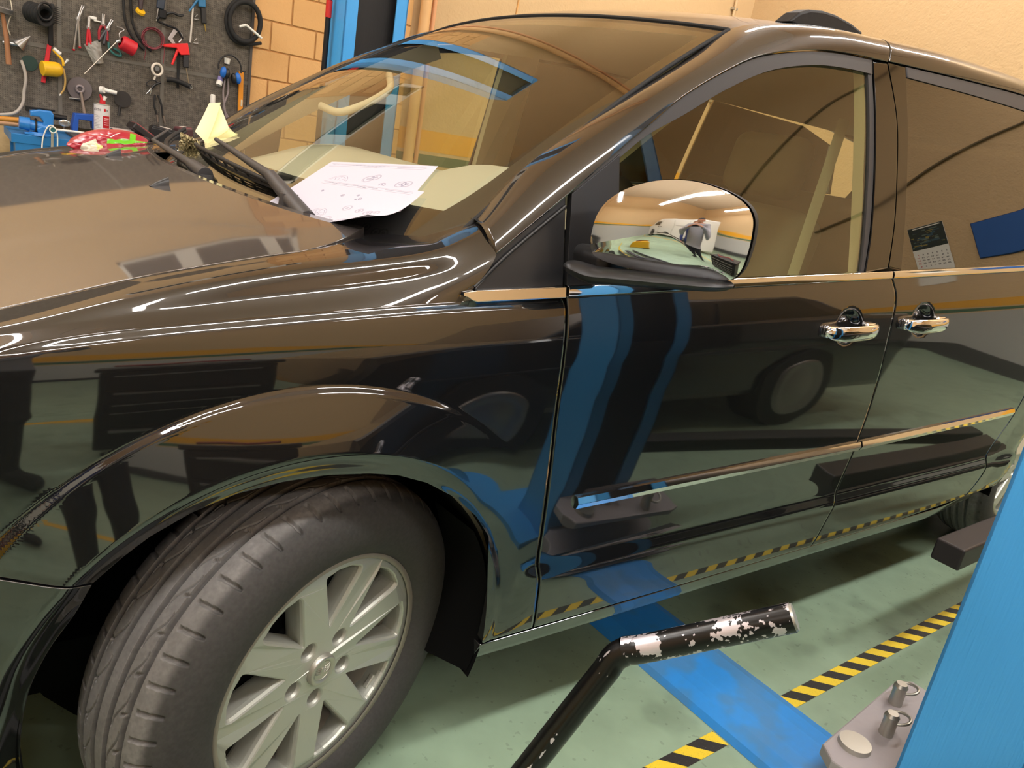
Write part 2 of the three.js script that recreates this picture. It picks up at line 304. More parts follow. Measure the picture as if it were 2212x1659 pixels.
  mesh('rubber_block', place(rbox(1.3, 0.07, 0.085, 0.007, 0.65, 0, 0), [0.72, dy, -0.325], 0, 0.0, 0), std(0x2c2625, 0.5), arm, 'brown black rubber covered block');
}
// ---------------------------------------------------------------- the minivan
const yBelt = (x) => 1.068 + 0.0646 * (x - 0.193);
const LOWER = hermite([0.28, 0.31, 0.36, 0.44, 0.492, 0.53, 0.6, 0.7, 0.82, 1.0], [0.902, 0.918, 0.937, 0.951, 0.957, 0.949, 0.954, 0.962, 0.968, 0.972]);
const LOWER0 = hermite([0.28, 0.31, 0.36, 0.44, 0.53, 0.6, 0.7, 0.82, 1.0], [0.902, 0.918, 0.937, 0.945, 0.949, 0.954, 0.962, 0.968, 0.972]);
const UPPER = hermite([-0.3, -0.2, -0.13, -0.08, -0.04, 0, 0.05, 0.2, 0.4, 0.6], [0, 0, -0.002, -0.007, -0.014, -0.024, -0.036, -0.076, -0.135, -0.205]);
const plan = (x) => { const t = Math.max(0, 0.6 - x), s = Math.max(0, -0.3 - x), r = Math.max(0, x - 2.2), n = Math.max(0, -0.62 - x); return -0.035 * t * t - 0.12 * s * s - 0.02 * r * r - 2.2 * n * n; };
const zSide = (x, y) => { const k = sstep(0.40, 0.47, x), yy = Math.min(y, 1); return lerp(LOWER0(yy), LOWER(yy), k) + UPPER(y - yBelt(x)) + plan(x); };
const flare = (x, y, cx = -0.03, amp = 0.028) => {
  const dx = x - cx, dy = y - 0.40, r = Math.hypot(dx, dy), th = Math.atan2(dy, dx) * 180 / Math.PI, front = cx < 1;
  let A = front ? sstep(42, 84, th < -90 ? th + 360 : th) : sstep(-20, 40, th) * 0.5;
  const lip = 0.10 * (1 - sstep(0.40, 0.418, r));
  const g = r < 0.44 ? lerp(0.45, 1, sstep(0.39, 0.44, r)) : r < 0.525 ? lerp(1, 0.24, (r - 0.44) / 0.085) : 0.24 * (1 - sstep(0.525, 0.54, r));
  return amp * (A * g + (1 - A) * lip);
};
const yHoodC = hermite([-1.05, -0.95, -0.8, -0.6, -0.38, -0.1, 0, 0.12, 0.3], [0.80, 0.88, 0.96, 1.026, 1.081, 1.143, 1.16, 1.178, 1.20]);
const yHood = (x, z) => yHoodC(x) - 0.10 * z * z;
// windscreen: s across (-1..1), t up the pillar (0..1)
const screen = (s, t, d = 0) => { const xp = 0.27 + 0.692 * t, yp = 1.184 + 0.55 * t - 0.095 * t * t, zp = 0.812 - 0.137 * t, b = 0.19 * (1 - t) + 0.055 * t, c = 0.03 * Math.max(t, 0), k = 1 - s * s; return [xp - b * k + d * 0.62, yp + c * k - d * 0.78, s * zp]; };

const car = thing('minivan', 'glossy black minivan with chrome trim standing between the lift posts', 'car');
const SIDES = [1, -1];
const both = (name, g, mat, label) => { for (const s of SIDES) mesh(name, s > 0 ? g : flipZ(g), mat, car, label); };
// panel over a patch of the side: boundary curves in (x, y), depth from zf, edges folded in
function panelXY(B, T, L, R, nu, nv, zf, { fold = 0.02, e = 0.004, foldTop = fold, uvf } = {}) {
  const P = coons(B, T, L, R), mid = (n) => lin(n, e, 1 - e), us = [0, 0, ...mid(nu), 1, 1], vs = [0, 0, ...mid(nv), 1, 1];
  return grid(us, vs, (u, v, i, j) => { const p = P(u, v), edge = i === 0 || i === us.length - 1 || j === 0 ? fold : j === vs.length - 1 ? foldTop : 0; return [p[0], p[1], zf(p[0], p[1]) - edge]; }, false, uvf);
}
const seamF = [[0.496, 0.351], [0.482, 0.414], [0.466, 0.488], [0.460, 0.516], [0.444, 0.635], [0.428, 0.746], [0.412, 0.869], [0.406, 0.96], [0.404, 1.034], [0.401, 1.081]];
const seamM = [[1.537, 0.345], [1.54, 0.44], [1.548, 0.52], [1.55, 0.683], [1.535, 0.893], [1.516, 1.0], [1.513, 1.06], [1.508, 1.11], [1.482, 1.153]];
const seamR = [[2.505, 0.365], [2.543, 0.463], [2.526, 0.54], [2.60, 0.70], [2.63, 0.9], [2.64, 1.227]];
const GAP = 0.0025, shift = (pts, dx) => pts.map((p) => [p[0] + dx, p[1]]);
const archF = [[-0.343, 0.665], [-0.311, 0.698], [-0.275, 0.729], [-0.219, 0.761], [-0.16, 0.782], [-0.097, 0.793], [-0.03, 0.797], [0.044, 0.792], [0.097, 0.782], [0.154, 0.760], [0.221, 0.719], [0.277, 0.670], [0.315, 0.621], [0.342, 0.564], [0.356, 0.489], [0.360, 0.40], [0.362, 0.352]];
const yChar = hermite([-0.95, -0.8, -0.6, -0.358, -0.135, 0.188, 0.402], [0.80, 0.885, 0.95, 1.008, 1.035, 1.065, 1.0785]);
// front wing below its crease
const shoulder = (x, y) => { const k = sstep(-0.016, 0, y - yChar(x)); return 0.008 * k * k * sstep(-0.52, -0.33, x); };
{
  const n = archF.length, at = [], B = [];
  const front = [[-0.80, 0.735], [-0.62, 0.71], [-0.447, 0.686], [-0.395, 0.672]];
  front.forEach((p, i) => { B.push([p[0], p[1] + 0.003]); at.push(0.24 * i / front.length); });
  archF.forEach((p, i) => { B.push(p); at.push(0.24 + 0.66 * i / (n - 1)); });
  B.push([0.493, 0.352]); at.push(1);
  const xt = line([[-0.80], [-0.42], [0.33], [0.4]], [0, 0.24, 0.9, 1], false);
  const T = (u) => { const x = xt(u)[0]; return [x, yChar(x)]; };
  const g = panelXY(line(B, at), T, line([[-0.80, 0.738], [-0.80, 0.885]]), line(shift(seamF, -GAP), null, true), 190, 130, (x, y) => zSide(x, y) + flare(x, y) - shoulder(x, y), { foldTop: 0 });
  // wing top: crease, hollow, crest, bonnet gap
  const rows = [
    line([[-0.80, 0.885, 0], [-0.6, 0.95, 0], [-0.358, 1.008, 0], [-0.135, 1.035, 0], [0.05, 1.053, 0], [0.192, 1.0655, 0]].map((p) => [p[0], p[1], zSide(p[0], p[1]) - shoulder(p[0], yChar(p[0]))]), null, true),
    line([[-0.80, 0.888, 0.73], [-0.6, 0.955, 0.823], [-0.42, 1.004, 0.886], [-0.30, 1.028, 0.893], [-0.13, 1.056, 0.896], [0.05, 1.083, 0.899], [0.165, 1.108, 0.906], [0.252, 1.146, 0.926]], null, true),
    line([[-0.80, 0.888, 0.70], [-0.6, 0.957, 0.80], [-0.434, 1.008, 0.865], [-0.284, 1.049, 0.873], [-0.121, 1.085, 0.878], [0.05, 1.114, 0.880], [0.165, 1.138, 0.880], [0.264, 1.176, 0.868]], null, true),
    line([[-0.80, 0.889, 0.66], [-0.6, 0.955, 0.755], [-0.429, 1.006, 0.783], [-0.263, 1.057, 0.793], [-0.135, 1.086, 0.793], [-0.035, 1.106, 0.793], [0.016, 1.114, 0.779], [0.059, 1.121, 0.755], [0.124, 1.1285, 0.705], [0.20, 1.14, 0.742], [0.269, 1.181, 0.81]], [0, 0.19, 0.345, 0.49, 0.60, 0.69, 0.735, 0.78, 0.86, 0.92, 1], false),
  ];
  const vk = [0, 0.44, 0.58, 1], us = lin(110), vs = [...lin(40), 1];
  const g2 = grid(us, vs, (u, v, i, j) => { const p = rows.map((r) => r(u)), q = line(p, vk, true)(v); if (j === vs.length - 1) { q[1] -= 0.02; q[2] -= 0.004; } return q; }, false);
  both('front_wing', merge([g, g2]), M.paint);
  // bumper corner ahead of the wheel
  const bumperR = [[-0.43, 0.24], [-0.432, 0.385], [-0.428, 0.445], [-0.420, 0.493], [-0.408, 0.531], [-0.390, 0.571], [-0.364, 0.616], [-0.345, 0.664]];
  const gb = panelXY(line([[-0.80, 0.22], [-0.43, 0.24]]), line([[-0.80, 0.736], [-0.62, 0.711], [-0.447, 0.687], [-0.395, 0.673], [-0.345, 0.664]], [0, 0.35, 0.7, 0.84, 1]), line([[-0.80, 0.22], [-0.80, 0.736]]), line(bumperR, null, true), 50, 40, (x, y) => zSide(x, Math.max(y, 0.3)) + flare(x, y) * 0.9 + 0.004);
  both('bumper_corner', gb, M.paint);
  // nose across the front
  const nz = zSide(-0.8, 0.6);
  mesh('front_fascia', grid(lin(40, -1, 1), lin(20), (s, v) => { const y = lerp(0.22, 0.885, v), k = Math.abs(s), zz = zSide(-0.8, Math.max(0.3, Math.min(y, 0.85))) * s; return [-0.8 - 0.19 * Math.pow(1 - k * k, 0.6) - 0.03 * Math.sin(v * 3), y, zz]; }, true), M.paint, car);
  void nz;
}
// bonnet
{
  const zs = hermite([-1, -0.8, -0.6, -0.43, -0.263, -0.135, -0.035, 0.016, 0.06, 0.12], [0.60, 0.655, 0.752, 0.780, 0.790, 0.790, 0.790, 0.776, 0.752, 0.702]);
  const ys = hermite([-0.8, -0.6, -0.429, -0.263, -0.135, -0.035, 0.016, 0.059, 0.124], [0.889, 0.955, 1.006, 1.057, 1.086, 1.106, 1.113, 1.12, 1.1275]);
  const us = [-1, -1, ...lin(90, -0.995, 0.995), 1, 1], vs = [...lin(70), 1];
  const crease = (x, z) => { const zc = x < -0.17 ? 0.555 + 0.05 * sstep(-0.24, -0.1, x) : 0.58 + 0.10 * (x + 0.17) / 0.17, d = Math.abs(z) - zc; return 0.0028 * sstep(0.02, -0.05, d) * (1 - 0.8 * sstep(-0.3, 0.06, x)); };
  mesh('bonnet', grid(us, vs, (s, v, i, j) => {
    const z0 = Math.abs(s) * 0.72, xr = -0.056 + 0.35 * z0 * z0, x = lerp(-0.97, Math.min(xr, 0.121), v), k = Math.abs(s), z = s * (zs(x) - 0.0055);
    const xe = Math.min(x, -0.03), cc = x > -0.8 ? (yHoodC(xe) - ys(xe)) / zs(xe) ** 2 : 0.11;
    let y = yHoodC(x) - cc * z * z - 0.003 + crease(x, z) * (1 - Math.pow(k, 6));
    if (i === 0 || i === us.length - 1 || j === vs.length - 1) y -= 0.022;
    return [x, y, z];
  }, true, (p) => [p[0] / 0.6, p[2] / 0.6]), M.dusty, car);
  for (const [x, z] of [[-0.131, 0.296], [-0.139, -0.167]]) {
    const y = yHood(x, z);
    const nz = group('washer_nozzle', car); nz.position.set(x, y - 0.004, z);
    mesh('nozzle_body', grid(lin(12, -1, 1), lin(8), (a, b) => [lerp(-0.022, 0.012, b), 0.021 * Math.pow(b, 0.8) * Math.sqrt(Math.max(0, 1 - a * a)) + 0.001, a * lerp(0.006, 0.013, b)], true), M.satinBlack, nz);
    mesh('nozzle_face', grid(lin(12, -1, 1), [0, 1], (a, b) => [0.012, b * (0.021 * Math.sqrt(Math.max(0, 1 - a * a)) + 0.001), a * 0.013], true), M.rubber, nz);
  }
}
// doors
const cup = (x, y, cx, cy) => { const d = 1 - ((x - cx) / 0.058) ** 2 - ((y - cy) / 0.046) ** 2; return d > 0 ? -0.024 * sstep(0, 0.75, d) : 0; };
const H1 = [1.315, 1.028], H2 = [1.675, 1.046];
{
  const bot = (x0, x1) => line([[x0, 0.352], [lerp(x0, x1, 0.5), 0.349], [x1, 0.348]]);
  const top = (x0, x1) => (u) => { const x = lerp(x0, x1, u); return [x, yBelt(x) + 0.001]; };
  const doorF = panelXY(bot(0.4985, 1.5345), top(0.4035, 1.4795), line(shift(seamF, GAP), null, true), line(shift(seamM, -GAP), null, true), 170, 120, (x, y) => zSide(x, y) + cup(x, y, ...H1), { foldTop: 0.004 });
  const rearBot = line([[1.5395, 0.348], [2.0, 0.35], [2.502, 0.372]]);
  const doorS = panelXY(rearBot, top(1.4845, 2.637), line(shift(seamM, GAP), null, true), line(shift(seamR, -GAP), null, true), 150, 120, (x, y) => zSide(x, y) + cup(x, y, ...H2), { foldTop: 0.004 });
  const archR = []; for (let i = 0; i <= 16; i++) { const a = Math.PI * (1.02 - i / 16 * 1.04); archR.push([3.17 + 0.40 * Math.cos(a), 0.40 + 0.40 * Math.sin(a)]); }
  const qB = line([[2.508, 0.366], [2.70, 0.372], ...archR, [4.1, 0.36]], [0, 0.08, ...archR.map((_, i) => 0.12 + 0.7 * i / 16), 1]);
  const quarter = panelXY(qB, top(2.643, 4.1), line(shift(seamR, GAP), null, true), line([[4.1, 0.36], [4.1, yBelt(4.1)]]), 90, 50, (x, y) => zSide(x, y) + flare(x, y, 3.17, 0.014) - 0.5 * Math.max(0, x - 3.7) ** 2, { foldTop: 0.004 });
  const sill = grid([0.362, 0.362, ...lin(60, 0.366, 2.64), 2.645, 2.645], [0, ...lin(14), 1], (x, v, i, j) => {
    const y = lerp(0.2865, 0.3445, v); let z = zSide(x, Math.max(y, 0.3)) - 0.6 * Math.max(0, 0.3 - y); if (j === 0) z -= 0.10; if (j === 16 || i === 0 || i > 62) z -= 0.025; return [x, y - (j === 0 ? 0.006 : 0) + 0.03 * sstep(2.3, 2.65, x), z];
  });
  both('sill', sill, M.paint);
  both('rear_quarter', quarter, M.paint);
  for (const s of SIDES) {
    const f = (g) => (s > 0 ? g : flipZ(g));
    const fd = group('front_door', car), sd = group('sliding_door', car);
    mesh('door_skin', f(doorF), M.paint, fd); mesh('door_skin', f(doorS), M.paint, sd);
    const mould = (x0, y0, x1, y1) => { const pr = [[0.0135, -0.001], [0.0125, 0.007], [0.0005, 0.0125], [-0.0005, 0.0125], [-0.0125, 0.007], [-0.0135, -0.001]]; return grid([0, 0, ...lin(40), 1, 1], lin(pr.length - 1), (u, v, i) => { const p = pr[Math.round(v * (pr.length - 1))], x = lerp(x0, x1, u), y = lerp(y0, y1, u), cap = i === 0 || i === 44; return [x, y + (cap ? 0 : p[0]), zSide(x, y) + (cap ? 0 : p[1])]; }, true).toNonIndexed(); };
    const flat = (g) => { g.computeVertexNormals(); return g; };
    mesh('body_moulding', f(flat(mould(0.516, 0.662, 1.558, 0.680))), M.chrome, fd, 'chrome rubbing strip');
    mesh('body_moulding', f(flat(mould(1.566, 0.680, 2.56, 0.709))), M.chrome, sd, 'chrome rubbing strip');
    const belt = (x0, x1) => grid([x0, x0, ...lin(40, x0 + 0.001, x1 - 0.001), x1, x1], [0, 0, 0.06, 0.5, 0.94, 1, 1], (x, v, i, j) => { const y = yBelt(x) + 0.0015 + 0.0175 * v; return [x, y, zSide(x, y) + (i === 0 || i === 44 || j === 0 || j === 6 ? -0.008 : 0.0035 + 0.0015 * Math.sin(v * Math.PI))]; });
    mesh('belt_moulding', f(belt(0.4045, 1.478)), M.chrome, fd, 'chrome strip under the window');
    mesh('belt_moulding', f(belt(1.486, 2.636)), M.chrome, sd, 'chrome strip under the window');
    mesh('belt_moulding', f(belt(2.645, 3.9)), M.chrome, car, 'chrome strip under the rear window');
    mesh('belt_moulding', f(grid([0, 0, ...lin(24), 1, 1], [0, 0, 0.06, 0.5, 0.94, 1, 1], (u, v, i, j) => { const k = sstep(0, 0.12, u), x = lerp(0.189, 0.3985, u), y = yBelt(x) + 0.009 + (v - 0.5) * 0.0185 * lerp(0.25, 1, k) + (1 - k) * 0.004; return [x, y, zSide(x, y) + (i === 0 || i === 28 || j === 0 || j === 6 ? -0.008 : 0.0035)]; })), M.chrome, car, 'short chrome strip at the pillar foot');
    // handles
    for (const [h, grp, sgn] of [[H1, fd, 1], [H2, sd, -1]]) {
      const hd = group('door_handle', grp, 'chrome door handle'), L = 0.108, slope = 0.05;
      const pull = grid(lin(40), lin(20, 0, Math.PI * 2), (u, a) => { const x = lerp(-L, L, u), e = 1 - Math.pow(Math.abs(2 * u - 1), 6), hh = 0.0195 * Math.sqrt(Math.max(0.02, e)), dd = 0.0105 * Math.sqrt(Math.max(0.02, e)), bow = 0.026 * (1 - Math.pow(Math.abs(2 * u - 1), 3.2)); return [h[0] + x, h[1] - 0.006 + slope * x + hh * Math.sin(a), zSide(h[0] + x, h[1]) + 0.008 + bow + dd * Math.cos(a)]; }, true);
      mesh('pull', f(pull), M.chrome, hd);
      mesh('foot', f(merge([rbox(0.05, 0.03, 0.02, 0.008, h[0] - sgn * 0.082, h[1] - 0.006 - sgn * 0.004, zSide(h[0], h[1]) + 0.004), rbox(0.05, 0.03, 0.02, 0.008, h[0] + sgn * 0.082, h[1] - 0.006 + sgn * 0.004, zSide(h[0], h[1]) + 0.004)])), M.chrome, hd);
      mesh('lock_cap', f(cyl(0.007, 0.007, [h[0] + 0.075, h[1] - 0.003, zSide(h[0], h[1]) + 0.022], [h[0] + 0.075, h[1] - 0.003, zSide(h[0], h[1]) + 0.030], 14)), M.chrome, hd);
    }
    // windows of the front door
    const gTop = line([[0.524, 1.332], [0.592, 1.379], [0.693, 1.431], [0.818, 1.498], [0.959, 1.559], [1.119, 1.600], [1.25, 1.617], [1.345, 1.624]], null, true);
    const bt = (x0, x1, o = 0.018) => (u) => { const x = lerp(x0, x1, u); return [x, yBelt(x) + o]; };
    const zg = (d) => (x, y) => zSide(x, y) - d;
    const P = (B, T, L, R, nu, nv, d, fold = 0.012) => f(panelXY(B, T, L, R, nu, nv, zg(d), { fold, e: 0.01 }));
    mesh('window_glass', P(bt(0.524, 1.345), gTop, line([[0.524, yBelt(0.524) + 0.018], [0.524, 1.332]]), line([[1.345, yBelt(1.345) + 0.018], [1.351, 1.24], [1.355, 1.39], [1.352, 1.516], [1.345, 1.624]], null, true), 40, 30, 0.012, 0), M.sideGlass, fd, 'side window glass');
    const sTop = line([[0.413, 1.262], [0.528, 1.346], [0.578, 1.382], [0.693, 1.463], [0.86, 1.551], [0.951, 1.586], [1.12, 1.627], [1.25, 1.645], [1.363, 1.655]], null, true);
    const gTop2 = line([[0.415, 1.255], [0.524, 1.330], [0.592, 1.377], [0.693, 1.429], [0.818, 1.496], [0.959, 1.557], [1.119, 1.598], [1.25, 1.615], [1.362, 1.622]], null, true);
    mesh('window_surround', P(gTop2, sTop, line([[0.415, 1.255], [0.413, 1.262]]), line([[1.362, 1.622], [1.363, 1.655]]), 60, 6, 0.004), M.trimGrey, fd, 'dark grey window surround');
    mesh('mirror_sail', P(bt(0.4045, 0.523), line([[0.411, 1.256], [0.523, 1.336]]), line([[0.4045, yBelt(0.4045) + 0.018], [0.405, 1.15], [0.411, 1.256]]), line([[0.523, yBelt(0.523) + 0.018], [0.523, 1.336]]), 14, 14, 0.003), M.satinBlack, fd, 'black plastic mirror sail');
    mesh('pillar_cover', P(bt(1.363, 1.4735), line([[1.366, 1.652], [1.427, 1.660]]), line([[1.363, yBelt(1.363) + 0.018], [1.377, 1.25], [1.381, 1.37], [1.376, 1.519], [1.366, 1.652]], null, true), line([[1.4625, 1.176], [1.4785, 1.29], [1.4785, 1.406], [1.4695, 1.533], [1.427, 1.660]], null, true), 14, 30, 0.003), M.glossBlack, fd, 'gloss black door pillar cover');
    mesh('window_channel', P(bt(1.347, 1.361), line([[1.347, 1.622], [1.364, 1.624]]), line([[1.347, yBelt(1.347) + 0.018], [1.353, 1.24], [1.357, 1.39], [1.354, 1.516], [1.347, 1.622]], null, true), line([[1.361, yBelt(1.361) + 0.018], [1.374, 1.25], [1.379, 1.37], [1.374, 1.519], [1.364, 1.624]], null, true), 6, 24, 0.007), M.trimGrey, fd, 'grey rubber window channel');
    // fixed triangle ahead of the door
    mesh('quarter_trim', merge([P(bt(0.20, 0.4), line([[0.25, 1.143], [0.399, 1.251]]), line([[0.20, yBelt(0.2) + 0.018], [0.25, 1.143]]), line([[0.3985, yBelt(0.3985) + 0.018], [0.399, 1.251]]), 18, 14, 0.006)]), M.satinBlack, car, 'black plastic triangle at the pillar foot');
    mesh('quarter_trim_rib', f(tube([[0.212, 1.091, zSide(0.212, 1.091) - 0.003], [0.27, 1.142, zSide(0.27, 1.142) - 0.002], [0.396, 1.234, zSide(0.396, 1.234) - 0.002]], 0.0035, 16, 8)), M.satinBlack, car);
    // windows of the sliding door
    const slG = line([[1.522, 1.643], [1.86, 1.658], [2.203, 1.668], [2.62, 1.672]], null, true), slS = line([[1.516, 1.667], [1.86, 1.69], [2.204, 1.709], [2.62, 1.716]], null, true);
    mesh('window_glass', P(bt(1.532, 2.62), slG, line([[1.532, yBelt(1.532) + 0.018], [1.535, 1.29], [1.53, 1.5], [1.522, 1.643]], null, true), line([[2.62, yBelt(2.62) + 0.018], [2.62, 1.672]]), 40, 30, 0.006, 0), M.tintGlass, sd, 'dark tinted sliding door glass');
    mesh('window_surround', P(slG, slS, line([[1.522, 1.643], [1.516, 1.667]]), line([[2.62, 1.672], [2.62, 1.716]]), 40, 6, 0.003), M.trimGrey, sd, 'dark grey window surround');
    mesh('pillar_cover', P(bt(1.4885, 1.53), line([[1.432, 1.664], [1.514, 1.668]]), line([[1.469, 1.177], [1.4835, 1.29], [1.4835, 1.406], [1.4745, 1.533], [1.432, 1.664]], null, true), line([[1.53, yBelt(1.53) + 0.018], [1.533, 1.29], [1.528, 1.5], [1.514, 1.668]], null, true), 14, 30, 0.003), M.glossBlack, sd, 'gloss black sliding door pillar cover');
    mesh('rear_side_glass', P(bt(2.645, 3.95), line([[2.645, 1.673], [3.4, 1.66], [3.8, 1.58]]), line([[2.645, yBelt(2.645) + 0.018], [2.645, 1.673]]), line([[3.95, yBelt(3.95) + 0.018], [3.8, 1.58]]), 20, 12, 0.006), M.tintGlass, car, 'dark tinted rear side glass');
    // painted frame over the doors and the windscreen pillar
    const low = line([[0.252, 1.146], [0.409, 1.260], [0.528, 1.349], [0.578, 1.385], [0.693, 1.466], [0.86, 1.554], [0.951, 1.589], [1.12, 1.630], [1.25, 1.648], [1.4255, 1.662]].map((p) => [p[0], p[1], zSide(p[0], p[1])]), [0, 0.11, 0.2, 0.24, 0.34, 0.48, 0.56, 0.70, 0.81, 1], true);
    const up = line([[0.272, 1.185, 0.814], [0.382, 1.286, 0.789], [0.512, 1.370, 0.763], [0.659, 1.458, 0.735], [0.842, 1.566, 0.70], [0.962, 1.640, 0.677], [1.051, 1.672, 0.708], [1.216, 1.700, 0.733], [1.445, 1.720, 0.743]], [0, 0.11, 0.21, 0.33, 0.47, 0.56, 0.66, 0.81, 1], true);
    const bow = (a, b, v, k) => { const c = [lerp(a[0], b[0], 0.5) - 0.015 * k, lerp(a[1], b[1], 0.62) + 0.012 + 0.012 * k, lerp(a[2], b[2], 0.30) + 0.012], w = 1 - v; return a.map((_, i) => w * w * a[i] + 2 * w * v * c[i] + v * v * b[i]); };
    const frame = grid([0, 0, ...lin(100, 0.002, 0.998), 1, 1], [0, 0, ...lin(24, 0.02, 0.98), 1, 1], (u, v, i, j) => { const p = bow(low(u), up(u), v, 1 - sstep(0.45, 0.8, u)); if (i === 0 || i === 104 || j === 0 || j === 28) { p[2] -= 0.016; p[1] -= j === 28 ? 0.008 : 0; } return p; });
    mesh('pillar_frame', f(frame), M.paint, car);
    const low2 = line([[1.4305, 1.664], [1.514, 1.670], [1.86, 1.693], [2.204, 1.712], [2.62, 1.719], [3.3, 1.705], [3.9, 1.60]].map((p) => [p[0], p[1], zSide(Math.min(p[0], 2.9), p[1]) - 0.4 * Math.max(0, p[0] - 3.2) ** 2]), null, true), up2 = line([[1.4505, 1.7205, 0.743], [1.763, 1.746, 0.745], [2.303, 1.768, 0.741], [2.7, 1.772, 0.735], [3.4, 1.75, 0.70], [3.95, 1.65, 0.62]], null, true);
    mesh('roof_side', f(grid([0, 0, ...lin(60, 0.002, 1)], [0, 0, ...lin(16, 0.02, 0.98), 1, 1], (u, v, i, j) => { const p = bow(low2(u), up2(u), v, 0); if (i === 0 || j === 0 || j === 20) { p[2] -= 0.016; p[1] -= j === 20 ? 0.008 : 0; } return p; })), M.paint, car);
    // roof rack foot and rail
    mesh('roof_rack', f(merge([extrude([[1.165, 1.698], [1.19, 1.716], [1.225, 1.730], [1.276, 1.7385], [1.33, 1.741], [1.40, 1.737], [1.452, 1.7285], [1.456, 1.70], [1.3, 1.69]], 0.035, 0.006).translate(0, 0.004, 0.645)])), M.matteBlack, car, 'black plastic roof rack foot');
  }
}
// roof, tail, floor pan
{
  const ze = hermite([0.9, 0.962, 1.06, 1.216, 1.45, 1.76, 2.3, 2.7, 3.4, 3.95], [0.665, 0.675, 0.705, 0.73, 0.741, 0.743, 0.739, 0.733, 0.698, 0.618]), ye = hermite([0.9, 0.962, 1.051, 1.216, 1.445, 1.763, 2.303, 2.7, 3.4, 3.95], [1.603, 1.639, 1.669, 1.697, 1.716, 1.742, 1.764, 1.768, 1.746, 1.646]);
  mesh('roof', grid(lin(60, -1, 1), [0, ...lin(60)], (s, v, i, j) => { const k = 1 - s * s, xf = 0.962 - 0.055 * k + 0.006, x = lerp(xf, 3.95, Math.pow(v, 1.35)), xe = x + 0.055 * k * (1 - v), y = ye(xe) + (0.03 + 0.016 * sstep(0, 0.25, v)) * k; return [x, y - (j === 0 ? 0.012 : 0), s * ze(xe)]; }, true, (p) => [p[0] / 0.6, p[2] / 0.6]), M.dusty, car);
  mesh('tailgate', grid(lin(20, -1, 1), lin(20), (s, v) => { const y = lerp(0.30, 1.65, v); return [3.95 + 0.25 * (1 - v) * (1 - 0.3 * s * s) - 0.02, y, s * lerp(0.9, 0.618, sstep(0.55, 1, v))]; }), M.paint, car);
  mesh('floor_pan', merge([between(-0.75, 4.1, 0.24, 0.34, -0.62, 0.62), between(0.46, 2.55, 0.255, 0.34, -0.84, 0.84), between(-0.9, 0.3, 0.34, 0.85, -0.55, 0.55)]), M.liner, car);
  const liner = (cx) => grid(lin(40, -0.35, Math.PI + 0.2), lin(6), (a, v) => [cx + 0.405 * Math.cos(a), 0.40 + 0.402 * Math.sin(a), lerp(0.925, 0.55, v)]);
  const wall = (cx) => new THREE.CircleGeometry(0.41, 32).translate(cx, 0.4, 0.55);
  both('wheel_liner', merge([liner(-0.03), wall(-0.03)]), M.liner); both('wheel_liner', merge([liner(3.17), wall(3.17)]), M.liner);
  both('liner_flap', grid(lin(10), lin(14), (u, v) => { const y = lerp(0.27, 0.62, v), a = Math.asin(clamp((y - 0.40) / 0.402, -1, 1)); return [-0.03 + 0.392 * Math.cos(a) - 0.055 * u * (1 - v) - 0.012 * u + (1 - v) * 0.01, y, lerp(0.93, 0.80, u) - 0.015 * (1 - v)]; }), M.liner);
}
